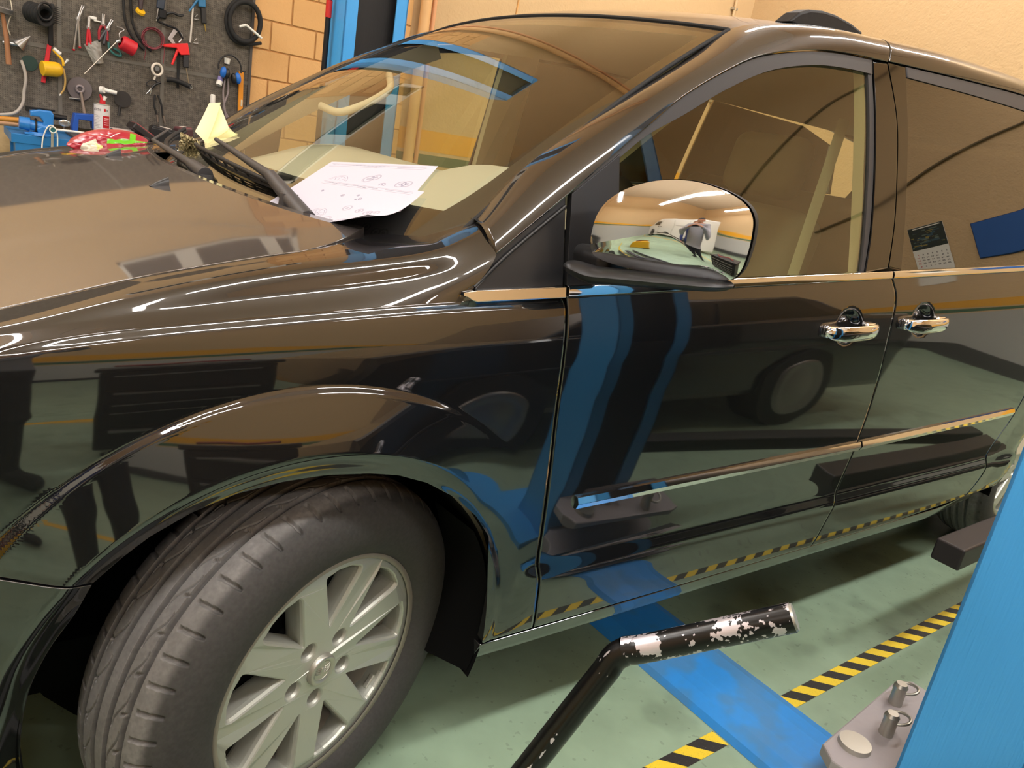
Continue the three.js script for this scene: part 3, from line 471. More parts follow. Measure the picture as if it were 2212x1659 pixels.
// windscreen, cowl, wipers
{
  mesh('windscreen', grid(lin(60, -1, 1), lin(50, -0.13, 1), (s, t) => screen(s, t), true), M.glass, car, 'green tinted windscreen');
  const ring = (f) => grid(lin(60, -1, 1), lin(3), f, true);
  const fd = 0.004;
  mesh('windscreen_border', merge([
    grid(lin(50, -1, 1), lin(5, -0.13, 0.0), (s, t) => screen(s, t + 0.02 * Math.pow(Math.abs(s), 8), fd), true),
    ring((s, v) => screen(s, lerp(0.945 - 0.035 * (1 - Math.pow(Math.abs(s), 4)), 1, v), fd)),
    ...[1, -1].map((q) => grid(lin(6), lin(40), (u, t) => screen(q * lerp(0.945 - 0.03 * Math.pow(Math.abs(2 * t - 1), 6), 1, u), t, fd), q > 0)),
  ]), M.glossBlack, car, 'black printed windscreen border');
  mesh('windscreen_seal', merge([1, -1].map((q) => { const g = tube(lin(20, -0.1, 1).map((t) => screen(q * 1.006, t, -0.001)), 0.005, 60, 8); return g; }).concat([tube(lin(20, -1, 1).map((s) => screen(s, 1.004, -0.001)), 0.004, 60, 8)])), M.rubber, car);
  // cowl between bonnet and glass
  mesh('cowl', grid(lin(60, -1, 1), lin(8), (s, v) => { const z = s * 0.745, z0 = Math.abs(s) * 0.72, xr = -0.10 + 0.35 * z0 * z0, p = screen(s * 0.93, -0.06); return [lerp(xr, p[0] - 0.0, v), lerp(yHood(Math.min(xr, 0.1), z) - 0.08, p[1] - 0.012, v) - 0.02 * Math.sin(v * Math.PI) , lerp(z, p[2], v)]; }, true), M.matteBlack, car, 'black plastic cowl');
  const onScreen = (s, t, h) => { const e = 1e-3, p = v3(screen(s, t)), a = v3(screen(s + e, t)).sub(p), b = v3(screen(s, t + e)).sub(p), n = a.cross(b).normalize(); if (n.y < 0) n.negate(); return p.addScaledVector(n, h).toArray(); };
  const wiper = (pv, hook, tipA, tipB, label) => {
    const w = group('wiper', car, label);
    const a = onScreen(...pv, 0.02), b = onScreen(...hook, 0.035);
    const m1 = [0, 1, 2].map((k) => lerp(a[k], b[k], 0.22)); m1[1] += 0.014;
    mesh('arm_head', merge([cyl(0.021, 0.017, [a[0], a[1] - 0.03, a[2]], [a[0], a[1] + 0.008, a[2]], 20), cyl(0.018, 0.013, [0, 1, 2].map((k) => a[k] + (a[k] - m1[k]) * 0.9), m1, 12)]), M.trimGrey, w);
    const mid = [0, 1, 2].map((k) => lerp(a[k], b[k], 0.8)); mid[1] += 0.004;
    mesh('arm', merge([cyl(0.0105, 0.0065, m1, mid, 8), cyl(0.006, 0.005, mid, b, 8)]), M.trimGrey, w);
    const n = 30, pts = lin(n).map((k) => onScreen(lerp(tipA[0], tipB[0], k), lerp(tipA[1], tipB[1], k), 0.014 + 0.012 * Math.sin(k * Math.PI)));
    mesh('blade_frame', tube(pts, 0.005, 60, 6), M.matteBlack, w);
    mesh('blade_rubber', tube(lin(n).map((k) => onScreen(lerp(tipA[0], tipB[0], k), lerp(tipA[1], tipB[1], k), 0.006)), 0.0045, 60, 6), M.rubber, w);
    for (let k = 2; k < n - 2; k += 3) mesh('blade_claw', cyl(0.0035, 0.0035, pts[k], onScreen(lerp(tipA[0], tipB[0], k / n), lerp(tipA[1], tipB[1], k / n), 0.004), 6), M.matteBlack, w);
  };
  wiper([0.575, -0.09], [-0.03, -0.005], [-0.28, -0.03], [0.5, -0.062], 'long black wiper on the driver side');
  {
    const w = group('wiper', car, 'black wiper on the far side'), a = [-0.002, 1.128, 0.12], m = [-0.010, 1.150, 0.03], b = [-0.018, 1.168, -0.345];
    mesh('arm_head', merge([cyl(0.022, 0.018, [a[0], a[1] - 0.04, a[2]], [a[0], a[1] + 0.012, a[2]], 18), cyl(0.018, 0.0135, [a[0], a[1] + 0.01, a[2]], m, 12)]), M.trimGrey, w);
    mesh('arm', merge([cyl(0.0105, 0.005, m, b, 8), cyl(0.004, 0.0035, b, [0.05, 1.19, -0.49], 8)]), M.trimGrey, w);
    mesh('blade_frame', tube([[-0.005, 1.15, -0.12], [0.012, 1.158, -0.33], [0.075, 1.168, -0.56], [0.14, 1.19, -0.68]], 0.006, 40, 6), M.matteBlack, w);
    mesh('blade_rubber', tube([[0.0, 1.143, -0.12], [0.018, 1.151, -0.33], [0.08, 1.161, -0.56], [0.145, 1.183, -0.68]], 0.004, 40, 6), M.rubber, w);
  }
}
// wheels: built round their own axle (local z points out of the car)
const tyreTex = (() => { const f = fbm(61), g = fbm(62); return dataTex(512, (u, v) => { const n = f(u, v, 90, 3), d = sstep(0.45, 0.75, g(u, v, 8, 4)), tread = sstep(0.29, 0.33, v) * (1 - sstep(0.69, 0.73, v)), k = 0.030 + 0.02 * n + tread * (0.075 + 0.03 * n + 0.05 * d * n); return [k * 1.06, k * 1.01, k * 0.97]; }, false); })();
function makeTyre(nTheta, detail) {
  const prof = line([[0.2285, -0.004], [0.238, 0.006], [0.255, 0.0165], [0.275, 0.0215], [0.300, 0.0215], [0.322, 0.0155], [0.338, 0.006], [0.350, -0.007], [0.357, -0.020], [0.361, -0.036], [0.3632, -0.065], [0.3638, -0.0925], [0.3632, -0.12], [0.361, -0.149], [0.356, -0.165], [0.346, -0.181], [0.325, -0.196], [0.295, -0.205], [0.26, -0.200], [0.2285, -0.184]], null, true);
  const ks = [...lin(26, 0, 0.27), ...lin(detail ? 260 : 70, 0.272, 0.735), ...lin(22, 0.737, 1)];
  const pitch = detail ? 52 : 44, grooves = [-0.044, -0.0775, -0.1075, -0.141];
  const cutAt = (th, r, z) => {
    let d = 0;
    if (r < 0.338) return r < 0.3305 && r > 0.3285 && z > -0.09 ? 0.0008 : 0;
    for (const g of grooves) d = Math.max(d, 0.012 * (1 - sstep(0.0042, 0.0056, Math.abs(z - g))));
    const fr = (x) => x - Math.floor(x);
    if (z > -0.036) { const c = fr(th * pitch / (2 * Math.PI) + (z + 0.03) * 3.2), along = sstep(-0.033, -0.029, z) * (1 - sstep(0.0, 0.006, z)); d = Math.max(d, 0.006 * along * (1 - sstep(0.055, 0.085, Math.abs(c - 0.5)))); }
    if (z < -0.148) { const c = fr(th * pitch / (2 * Math.PI) + 0.3 - (z + 0.15) * 3.2); d = Math.max(d, 0.0042 * (1 - sstep(0.055, 0.085, Math.abs(c - 0.5)))); }
    if (detail && z < -0.048 && z > -0.0735) { const c = fr(th * 36 / (2 * Math.PI)), kink = -0.052 - 0.018 * sstep(0.1, 0.9, c); d = Math.max(d, 0.0035 * (1 - sstep(0.0006, 0.0016, Math.abs(z - kink)))); const h = fr(th * 36 / (2 * Math.PI) + (z + 0.048) * 9); if (z > -0.058) d = Math.max(d, 0.005 * (1 - sstep(0.03, 0.05, Math.abs(h - 0.5)))); }
    if (detail && z < -0.111 && z > -0.137) { const c = fr(th * 36 / (2 * Math.PI) + 0.4), kink = -0.115 - 0.018 * sstep(0.1, 0.9, c); d = Math.max(d, 0.0035 * (1 - sstep(0.0006, 0.0016, Math.abs(z - kink)))); const h = fr(th * 36 / (2 * Math.PI) - (z + 0.11) * 9); if (z < -0.127) d = Math.max(d, 0.005 * (1 - sstep(0.03, 0.05, Math.abs(h - 0.5)))); }
    return d;
  };
  return grid(lin(nTheta, 0, 2 * Math.PI), ks, (a, k) => { const p = prof(k), r = p[0] - cutAt(a, p[0], p[1]); return [r * Math.cos(a), r * Math.sin(a), p[1]]; }, true, (p, a, k) => [a * 0.36 / 0.5, k]);
}
function makeWheel(parent, pos, turn, camber, detail) {
  const w = group(parent === car ? (detail ? 'front_wheel' : 'rear_wheel') : 'wheel', parent); w.position.set(...pos); w.rotation.set(camber, turn, 0, 'YXZ');
  mesh('tyre', makeTyre(detail ? 1300 : 300, detail), std(0xffffff, 0.72, 0, { map: tyreTex }), w, 'worn black tyre');
  // rim: barrel, spokes, hub
  mesh('rim_barrel', lathe([[0.2235, 0.0], [0.2335, 0.004], [0.2345, -0.004], [0.226, -0.008], [0.2165, -0.014], [0.213, -0.03], [0.206, -0.05], [0.203, -0.09], [0.208, -0.15], [0.214, -0.185]].map(([r, z]) => [r, z]), 96).rotateX(Math.PI / 2), M.rimDirty, w, 'dusty silver rim barrel');
  const spokes = 9, off = 104 * Math.PI / 180, shape = new THREE.Shape(); shape.absarc(0, 0, 0.2275, 0, 2 * Math.PI, false);
  const hw = 0.0235;                                                         // half a spoke's width
  for (let k = 0; k < spokes; k++) {
    const a0 = off + k * 2 * Math.PI / spokes, a1 = a0 + 2 * Math.PI / spokes, ro = 0.2145, path = [];
    const e0 = a0 + Math.asin(hw / ro), e1 = a1 - Math.asin(hw / ro), ac = (a0 + a1) / 2, ri = hw / Math.sin(Math.PI / spokes) + 0.012;
    const i0 = [ri * Math.cos(ac) * 1, ri * Math.sin(ac)];
    const A = [ro * Math.cos(e0), ro * Math.sin(e0)], B = [ro * Math.cos(e1), ro * Math.sin(e1)];
    const rd = (P, Q, R, t, n) => { for (let i = 0; i <= n; i++) { const u = i / n, p0 = [lerp(Q[0], P[0], t), lerp(Q[1], P[1], t)], p1 = [lerp(Q[0], R[0], t), lerp(Q[1], R[1], t)]; path.push([(1 - u) * (1 - u) * p0[0] + 2 * u * (1 - u) * Q[0] + u * u * p1[0], (1 - u) * (1 - u) * p0[1] + 2 * u * (1 - u) * Q[1] + u * u * p1[1]]); } };
    rd(B, i0, A, 0.10, 5);
    rd(i0, A, B, 0.16, 5);
    for (let i = 1; i < 6; i++) { const a = lerp(e0, e1, i / 6) ; if (i > 1 && i < 5) path.push([ro * Math.cos(a), ro * Math.sin(a)]); }
    rd(A, B, i0, 0.16, 5);
    shape.holes.push(new THREE.Path(path.map((p) => new THREE.Vector2(...p)).reverse()));
  }
  const lugs = []; for (let k = 0; k < 5; k++) { const a = (50 + 72 * k) * Math.PI / 180; lugs.push([0.0635 * Math.cos(a), 0.0635 * Math.sin(a)]); }
  for (const l of lugs) { const p = new THREE.Path(); p.absarc(l[0], l[1], 0.0195, 0, 2 * Math.PI, true); shape.holes.push(p); }
  const face = new THREE.ExtrudeGeometry(shape, { depth: 0.022, bevelEnabled: true, bevelThickness: 0.014, bevelSize: 0.0055, bevelSegments: 3, curveSegments: 60, steps: 1 });
  const p = face.attributes.position;
  for (let i = 0; i < p.count; i++) { const r = Math.hypot(p.getX(i), p.getY(i)); p.setZ(i, p.getZ(i) - 0.0365 - 0.010 * (1 - sstep(0.05, 0.2, r)) - 0.004 * sstep(0.2, 0.225, r)); }
  face.computeVertexNormals();
  mesh('rim_face', face, M.silver, w, 'nine spoke silver alloy rim face');
  for (const l of lugs) { mesh('lug_well', cyl(0.0196, 0.0196, [l[0], l[1], -0.06], [l[0], l[1], -0.025], 20, true), M.rimDirty, w); mesh('lug_nut', new THREE.CylinderGeometry(0.0095, 0.0105, 0.03, 6).rotateX(Math.PI / 2).translate(l[0], l[1], -0.047), M.steel, w); }
  const cap = group('centre_cap', w, 'silver centre cap with an embossed emblem');
  mesh('cap_ring', lathe([[0.0, 0.0], [0.020, 0.0], [0.0225, 0.003], [0.0275, 0.004], [0.0305, 0.001], [0.0315, -0.006]], 40).rotateX(Math.PI / 2).translate(0, 0, -0.004), M.zinc, cap);
  const em = []; for (const s of [-1, 1]) for (let k = 0; k < 4; k++) em.push(tube([[s * 0.004, -0.006 + k * 0.004, 0], [s * 0.011, -0.005 + k * 0.0042, 0.0005], [s * 0.0175, -0.001 + k * 0.0035, 0]].map((q) => [q[0], q[1], q[2] - 0.0035]), 0.0009, 8, 5));
  em.push(new THREE.TorusGeometry(0.0195, 0.0011, 6, 36).translate(0, 0, -0.0035));
  em.push(sph(0.0042, 0, 0.0005, -0.0035, 1, 1.3, 0.4, 12));
  mesh('emblem', merge(em), M.zinc, cap, 'winged emblem');
  // brake behind the spokes
  mesh('brake_disc', lathe([[0.07, -0.09], [0.072, -0.075], [0.152, -0.075], [0.152, -0.09]], 48).rotateX(Math.PI / 2), M.darkMetal, w, 'dark brake disc');
  mesh('brake_caliper', grid(lin(12, -0.5, 0.5), lin(4), (a, v) => [0.17 * Math.cos(a + 0.9) * lerp(0.7, 1, Math.abs(v - 0.5) * 2), 0.17 * Math.sin(a + 0.9) * lerp(0.7, 1, Math.abs(v - 0.5) * 2), lerp(-0.06, -0.11, v)]), M.darkMetal, w);
  mesh('hub_drum', cyl(0.078, 0.09, [0, 0, -0.045], [0, 0, -0.12], 32), M.darkMetal, w);
  const wt = []; for (let k = 0; k < 6; k++) { const a = 0.35 + k * 1.05; wt.push(place(rbox(0.03, 0.012, 0.012, 0.003, 0, 0, 0), [0.2105 * Math.cos(a), 0.2105 * Math.sin(a), -0.022], 0, 0, a + Math.PI / 2)); }
  wt.forEach((g) => mesh('balance_weight', g, M.silver, w));
  return w;
}
makeWheel(car, [0.037, 0.3605, 0.900], 0.356, 0.032, true);
makeWheel(car, [3.2, 0.3605, 0.87], 0, 0.01, false);
{ const far = makeWheel(car, [0.0, 0.3605, -0.900], Math.PI + 0.36, 0, false); far.name = 'front_wheel'; makeWheel(car, [3.2, 0.3605, -0.87], Math.PI, 0, false); }

// door mirrors
function makeMirror(side) {
  const m = group('door_mirror', car, 'chrome capped door mirror');
  const A = [0.400, 0.985], B = [0.525, 1.205];                             // inboard and outboard ends of the shell, in (x, z)
  const U = new THREE.Vector3(B[0] - A[0], 0, B[1] - A[1]), W = U.length() / 2; U.normalize();
  const N = new THREE.Vector3(-U.z, 0, U.x), C = new THREE.Vector3((A[0] + B[0]) / 2, 1.232, (A[1] + B[1]) / 2);
  const f = (g) => (side > 0 ? g : flipZ(g));
  // outline of the shell in (u, v): rounder at the top inboard corner, square at the outboard side
  const out = line([[-1, -0.45], [-1.0, -0.1], [-0.97, 0.2], [-0.86, 0.5], [-0.62, 0.78], [-0.25, 0.97], [0.15, 1.0], [0.52, 0.88], [0.8, 0.68], [0.95, 0.42], [1.0, 0.05], [1.0, -0.4], [0.96, -0.72], [0.86, -0.86], [0.4, -0.92], [-0.1, -0.9], [-0.6, -0.82], [-0.9, -0.68], [-1, -0.45]], null, true);
  const at = (u, v, d) => [C.x + U.x * u * W + N.x * d, C.y + v * 0.080 + 0.012 * u + N.y * d, C.z + U.z * u * W + N.z * d];
  const dome = grid(lin(120), lin(30), (t, k) => { const o = out(t), r = Math.sin(k * Math.PI / 2), d = 0.027 * (1 - Math.pow(r, 2.4)) - 0.006 - 0.012 * o[0] * r; return at(o[0] * r, o[1] * r, d - 0.0); }, side < 0 ? false : false);
  mesh('mirror_cap', f(dome), M.chrome, m, 'chrome mirror cap');
  const shell = grid(lin(120), lin(10), (t, k) => { const o = out(t), g = 1.015 - 0.05 * k * k; return at(o[0] * g, o[1] * g, -0.018 - 0.012 * o[0] - 0.085 * k); });
  mesh('mirror_housing', f(merge([shell, grid(lin(120), [0, 1], (t, k) => { const o = out(t), g = (1.015 - 0.05) * (1 - k); return at(o[0] * g, o[1] * g, -0.103 - 0.012 * o[0]); })])), M.matteBlack, m, 'black mirror housing');
  // lower trim and the stalk to the sail
  const low = grid(lin(40), lin(16, 0, Math.PI * 2), (u, a) => { const uu = lerp(-1.28, 0.93, u), h = lerp(0.016, 0.011, u) * Math.sqrt(Math.max(0.03, 1 - Math.pow(Math.abs(2 * u - 1), 8))), d = lerp(0.030, 0.045, u) * Math.sqrt(Math.max(0.03, 1 - Math.pow(Math.abs(2 * u - 1), 8))); return at(uu, -1.04 + 0.05 * uu + (h / 0.08) * Math.sin(a) + 0.16 * sstep(-0.8, -1.3, uu), 0.0 - 0.02 * uu + d * Math.cos(a) - 0.012); });
  mesh('mirror_base', f(low), M.satinBlack, m, 'black lower mirror trim');
  mesh('mirror_arm', f(merge([rbox(0.075, 0.05, 0.10, 0.02, 0.455, 1.150, 0.955)])), M.satinBlack, m, 'black mirror stalk');
}
makeMirror(1);

// cabin seen through the glass
{
  const wy = 1.07;
  mesh('dashboard', grid(lin(40, -1, 1), lin(24), (s, v) => { const z = s * 0.76, x0 = 0.06 + 0.16 * s * s, x = lerp(x0, 0.86, v); return [x, 1.09 + 0.115 * sstep(0, 0.72, v) + 0.055 * Math.exp(-(((z - 0.38) / 0.2) ** 4)) * sstep(0.35, 0.72, v) - 0.3 * sstep(0.86, 1, v), z]; }, true), M.dash, car, 'pale grey dashboard');
  mesh('steering_wheel', merge([new THREE.TorusGeometry(0.185, 0.016, 12, 48).rotateY(Math.PI / 2).rotateZ(0.42).translate(0.98, 1.05, 0.38), cyl(0.05, 0.03, [0.98, 1.05, 0.38], [0.83, 0.98, 0.38], 16), box(0.02, 0.03, 0.34, 0.98, 1.05, 0.38)]), M.satinBlack, car);
  for (const s of [1, -1]) {
    const seat = group('front_seat', car);
    mesh('backrest', place(rbox(0.16, 0.66, 0.50, 0.06, 0, 0.33, 0), [1.42, 0.62, 0.40 * s], 0, 0, -0.22), M.greyCloth, seat);
    mesh('cushion', rbox(0.52, 0.16, 0.52, 0.06, 1.2, 0.60, 0.40 * s), M.greyCloth, seat);
    mesh('headrest', place(rbox(0.10, 0.19, 0.27, 0.045, 0, 0.78, 0), [1.42, 0.62, 0.40 * s], 0, 0, -0.22), M.greyCloth, seat);
    const f = (g) => (s > 0 ? g : flipZ(g));
    mesh('pillar_trim', f(grid(lin(30, 0.02, 0.98), lin(6), (t, v) => { const p = screen(0.955, t, 0.03); return [p[0] + 0.10 * v * 0.6, p[1] - 0.05 * v, p[2] - 0.005 + 0.075 * v * (1 - 0.3 * t)]; })), M.beige, car, 'beige windscreen pillar trim');
    const h = (t, d) => { const p = screen(0.955, t, 0.03); return [p[0] + 0.05 + d * 0.3, p[1] - 0.03 - d * 0.6, p[2] - d]; };
    mesh('grab_handle', f(tube([h(0.38, 0), h(0.42, 0.05), h(0.5, 0.065), h(0.58, 0.065), h(0.66, 0.05), h(0.7, 0)], 0.013, 30, 10)), M.beige, car, 'beige grab handle');
    mesh('door_card', f(merge([between(0.62, 1.45, 0.45, 1.07, 0.84, 0.88), between(1.5, 3.8, 0.45, 1.13, 0.84, 0.88)])), M.beige, car, 'beige door card');
    mesh('pillar_trim', f(panelXY(line([[1.36, 1.10], [1.53, 1.10]]), line([[1.35, 1.64], [1.50, 1.66]]), line([[1.36, 1.10], [1.35, 1.64]]), line([[1.53, 1.10], [1.50, 1.66]]), 10, 16, (x, y) => zSide(x, y) - 0.05 - 0.01 * Math.sin((x - 1.36) * 18), { fold: -0.03 })), M.beige, car, 'beige door pillar trim');
    mesh('seat_belt', f(grid([0, 1], lin(20), (u, v) => { const y = lerp(0.75, 1.52, v), x = lerp(1.18, 1.40, v); return [x + 0.05 * u, y, 0.80 - 0.13 * Math.max(0, y - 1.1) - 0.02 - 0.0 * u]; })), M.belt, car, 'pale seat belt');
  }
  mesh('rear_bench', merge([rbox(0.18, 0.75, 1.3, 0.06, 2.45, 0.95, 0), rbox(0.5, 0.16, 1.3, 0.05, 2.2, 0.62, 0)]), M.greyCloth, car);
  mesh('headliner', grid(lin(20, -1, 1), lin(16), (s, v) => { const x = lerp(0.98, 3.8, v); return [x - 0.05 * (1 - s * s) * (1 - v), 1.615 + 0.05 * (1 - s * s) + 0.045 * sstep(0, 0.3, v), s * 0.70]; }), M.beige, car, 'beige headliner');
  mesh('cabin_floor', between(0.5, 3.9, 0.36, 0.42, -0.82, 0.82), M.greyCloth, car);
}
// ---------------------------------------------------------------- tool board and bench along the far wall
const ZB = -4.36;
{
  const peg = dataTex(256, (() => { const f = fbm(71); return (u, v) => { const x = (u * 16) % 1 - 0.5, y = (v * 16) % 1 - 0.5, h = x * x + y * y < 0.05 ? 0.72 : 1, n = 0.88 + 0.24 * (f(u, v, 12, 4) - 0.5) * 2; return [0.43 * h * n, 0.40 * h * n, 0.36 * h * n]; }; })(), true);
  const bm = std(0xffffff, 0.7, 0.1, { map: peg });
  const board = thing('tool_board', 'dark perforated steel tool board fixed to the block wall', 'tool board', null, [0, 0, ZB]);
  for (const [a, b] of [[-1.6, 0.205], [0.215, 0.845], [0.855, 1.462]]) for (const [c, d] of [[0.9, 1.385], [1.395, 2.45]]) mesh('panel', uvMetres(between(a, b, c, d, -0.02, 0), 0, 1, 0.22), bm, board);
  for (const x of [0.21, 0.85]) mesh('seam_strip', between(x - 0.012, x + 0.012, 0.9, 2.45, -0.004, 0.003), std(0x6f6b64, 0.5, 0.3), board);
  mesh('seam_strip', between(-1.6, 1.455, 1.378, 1.402, -0.004, 0.0035), std(0x66625b, 0.5, 0.3), board);
  mesh('edge_rail', between(1.455, 1.475, 0.9, 2.45, -0.03, 0.012), std(0x4b4744, 0.5, 0.3), board);
  mesh('backing', between(-1.6, 1.46, 0.9, 2.45, -0.034, -0.021), M.darkMetal, board);
  const bench = thing('workbench', 'long blue steel workbench under the tool board', 'workbench', null, [0, 0, 0]);
  const bl = std(0x1c6fae, 0.45);
  mesh('bench_top', rbox(3.1, 0.055, 0.62, 0.004, 1.43, 0.8375, -4.02), bl, bench, 'blue bench top');
  mesh('front_rail', between(-0.1, 2.98, 0.74, 0.81, -3.74, -3.715), bl, bench);
  for (const x of [-0.06, 1.4, 2.9]) for (const z of [-3.76, -4.28]) mesh('leg', between(x - 0.03, x + 0.03, 0, 0.81, z - 0.03, z + 0.03), bl, bench);
  mesh('side_panel', between(-0.075, -0.06, 0.2, 0.8, -4.25, -3.79), bl, bench);
  mesh('back_panel', between(-0.05, 2.9, 0.1, 0.8, -4.32, -4.31), std(0x5a4630, 0.8), bench, 'brown back panel');
  tag(mesh('rubber_mat', rbox(2.4, 0.018, 0.42, 0.004, 1.42, 0.8745, -4.0), std(0x4a4746, 0.7)), 'worn grey rubber mat lying on the blue workbench', 'mat');
}
const GT = 'hand tools hung on the tool board';
const tool = (name, label, cat, build, grp = GT) => { const t = thing(name, label, cat, grp, [0, 0, ZB]); const hook = (x, y) => mesh('hook', cyl(0.003, 0.003, [x, y, -0.004], [x, y, 0.03], 6), M.zinc, t); build(t, hook); return t; };
const red = std(0xc4202e, 0.45), yellow = std(0xe0b01c, 0.45), black = M.satinBlack, wood = std(0x9a6a48, 0.6), white = std(0xe4e2dc, 0.5), blueP = std(0x1f68c4, 0.4), greyS = M.steel;
tool('rubber_bellows', 'black corrugated rubber bellows hung beside the hammer', 'bellows', (t) => {
  const pr = []; for (let i = 0; i <= 40; i++) { const k = i / 40; pr.push([0.056 + 0.007 * Math.cos(k * Math.PI * 2 * 5), k * 0.13]); }
  mesh('sleeve', place(lathe([...pr, [0.042, 0.13], [0.04, 0.02]], 36).rotateX(Math.PI / 2), [0.05, 1.585, 0.03], 0.12, 0.55, 0), M.rubber, t);
  mesh('collar', place(new THREE.TorusGeometry(0.05, 0.008, 10, 36), [0.118, 1.600, 0.14], 0.12, 0.55, 0), black, t);
});
tool('hammer', 'hammer with a plain wooden handle hung at the board', 'hammer', (t, hook) => {
  mesh('handle', merge([cyl(0.011, 0.015, [-0.108, 1.543, 0.05], [-0.09, 1.40, 0.05], 14), cyl(0.015, 0.0165, [-0.09, 1.40, 0.05], [-0.082, 1.242, 0.05], 14)]), wood, t, 'wooden handle');
  mesh('head', place(rbox(0.13, 0.036, 0.036, 0.008, 0, 0, 0), [-0.109, 1.56, 0.065], 0, 0.6, -0.1), greyS, t); hook(-0.07, 1.55); });
tool('white_wire', 'thin white cord dangling beside the hammer handle', 'cord', (t) => mesh('strand', tube([[-0.068, 1.66, 0.01], [-0.053, 1.576, 0.012], [-0.079, 1.466, 0.012], [-0.066, 1.42, 0.01]], 0.004, 24, 6), std(0xcfc6b2, 0.7), t));
tool('metal_funnel', 'shiny metal cone funnel pointing away from the hammer', 'funnel', (t) => mesh('cone', merge([cyl(0.04, 0.003, [-0.028, 1.366, 0.045], [0.04, 1.436, 0.05], 24), cyl(0.012, 0.012, [-0.11, 1.37, 0.03], [-0.03, 1.372, 0.04], 10)]), greyS, t));
tool('wire_brush', 'dark wire brush with a row of bristles', 'brush', (t) => { mesh('back', rbox(0.02, 0.12, 0.03, 0.004, 0.168, 1.6, 0.02), black, t); for (let k = 0; k < 9; k++) mesh('bristle', cyl(0.0025, 0.0015, [0.175, 1.55 + k * 0.012, 0.02], [0.215, 1.545 + k * 0.012, 0.022], 5), M.darkMetal, t); });
tool('pipe_wrench', 'red pipe wrench hanging behind the yellow oil can', 'wrench', (t) => { mesh('handle', place(rbox(0.026, 0.25, 0.02, 0.005, 0, 0, 0), [0.13, 1.285, 0.018], 0, 0, -0.16), red, t, 'red handle'); mesh('jaw', merge([rbox(0.03, 0.16, 0.024, 0.006, 0.157, 1.48, 0.018), rbox(0.06, 0.03, 0.024, 0.006, 0.15, 1.55, 0.018)]), M.darkMetal, t); });
tool('oil_can', 'yellow oil can with a bent spout and white nozzle tip', 'oil can', (t) => {
  mesh('pot', place(lathe([[0, 0], [0.044, 0], [0.0475, 0.004], [0.0475, 0.085], [0.043, 0.105], [0.024, 0.125], [0.012, 0.13]], 32), [0.10, 1.252, 0.07], 0, 0.25, -Math.PI / 2 + 0.08), yellow, t, 'yellow pot');
  mesh('spout', tube([[0.222, 1.275, 0.07], [0.230, 1.235, 0.07], [0.233, 1.19, 0.07], [0.224, 1.14, 0.07], [0.206, 1.108, 0.07]], 0.006, 30, 8), std(0xb69452, 0.5), t);
  mesh('lever', tube([[0.224, 1.29, 0.07], [0.218, 1.325, 0.07], [0.17, 1.375, 0.07], [0.168, 1.383, 0.07]], 0.008, 20, 8), yellow, t);
  mesh('thumb_grip', cyl(0.010, 0.012, [0.168, 1.388, 0.072], [0.207, 1.36, 0.072], 12), white, t); mesh('nozzle', merge([cyl(0.006, 0.003, [0.208, 1.112, 0.07], [0.199, 1.097, 0.07], 8), cyl(0.003, 0.009, [0.229, 1.302, 0.07], [0.25, 1.335, 0.075], 8)]), white, t); });
tool('grey_hose', 'long pale grey hose curving down onto the bench', 'hose', (t) => mesh('hose_body', tube([[-0.012, 1.28, 0.02], [0.004, 1.23, 0.025], [0.012, 1.17, 0.03], [0.0, 1.09, 0.03], [-0.008, 1.02, 0.035], [-0.05, 0.952, 0.05], [-0.13, 0.925, 0.06], [-0.3, 0.915, 0.08]], 0.010, 60, 10), std(0xa9a199, 0.6), t));
tool('green_disc', 'dark green grinding disc behind the hose end', 'disc', (t) => mesh('disc_body', cyl(0.048, 0.048, [0.035, 1.27, 0.002], [0.035, 1.27, 0.008], 32), std(0x1c3a34, 0.6), t));
const pliers = (name, label, jaw, hands, mat, tipMat, o = {}) => tool(name, label, 'pliers', (t) => {
  const c = o.c || [(jaw[0] * 0.6 + (hands[0][0] + hands[1][0]) * 0.2), (jaw[1] * 0.6 + (hands[0][1] + hands[1][1]) * 0.2)], z = o.z || 0.025;
  mesh('jaw', merge([cyl(0.004, 0.011, [jaw[0], jaw[1], z], [c[0], c[1], z], 8), cyl(0.004, 0.010, [jaw[0] + 0.012, jaw[1] - 0.004, z], [c[0] + 0.004, c[1], z], 8), cyl(0.014, 0.014, [c[0], c[1], z - 0.008], [c[0], c[1], z + 0.008], 16)]), greyS, t);
  for (const h of hands) { const b = [(h[0] - c[0]) * 0.45 + c[0] + (o.bow || 0) * Math.sign(h[0] - c[0]), (h[1] - c[1]) * 0.45 + c[1]]; mesh('handle', tube([[c[0], c[1], z], [b[0], b[1], z], [h[0], h[1], z]], 0.0085, 16, 8), mat, t); mesh('grip_end', sph(0.0092, h[0], h[1], z, 1, 1, 1, 10), tipMat, t); }
});
pliers('locking_pliers', 'bright steel locking pliers with one red tipped handle', [0.341, 1.692], [[0.290, 1.404], [0.326, 1.426]], greyS, red, { c: [0.315, 1.6] });
pliers('side_cutters', 'side cutters with thin red handles beside the plastic bag', [0.375, 1.63], [[0.368, 1.452], [0.392, 1.46]], red, red);
pliers('combination_pliers', 'combination pliers with dark red handles above the bag', [0.462, 1.665], [[0.442, 1.50], [0.492, 1.505]], std(0x9a2430, 0.5), std(0x9a2430, 0.5), { bow: 0.012 });
pliers('pointed_pliers', 'grey pointed pliers crossing behind the red spray cup', [0.515, 1.64], [[0.44, 1.49], [0.47, 1.475]], std(0x46464c, 0.5), black);
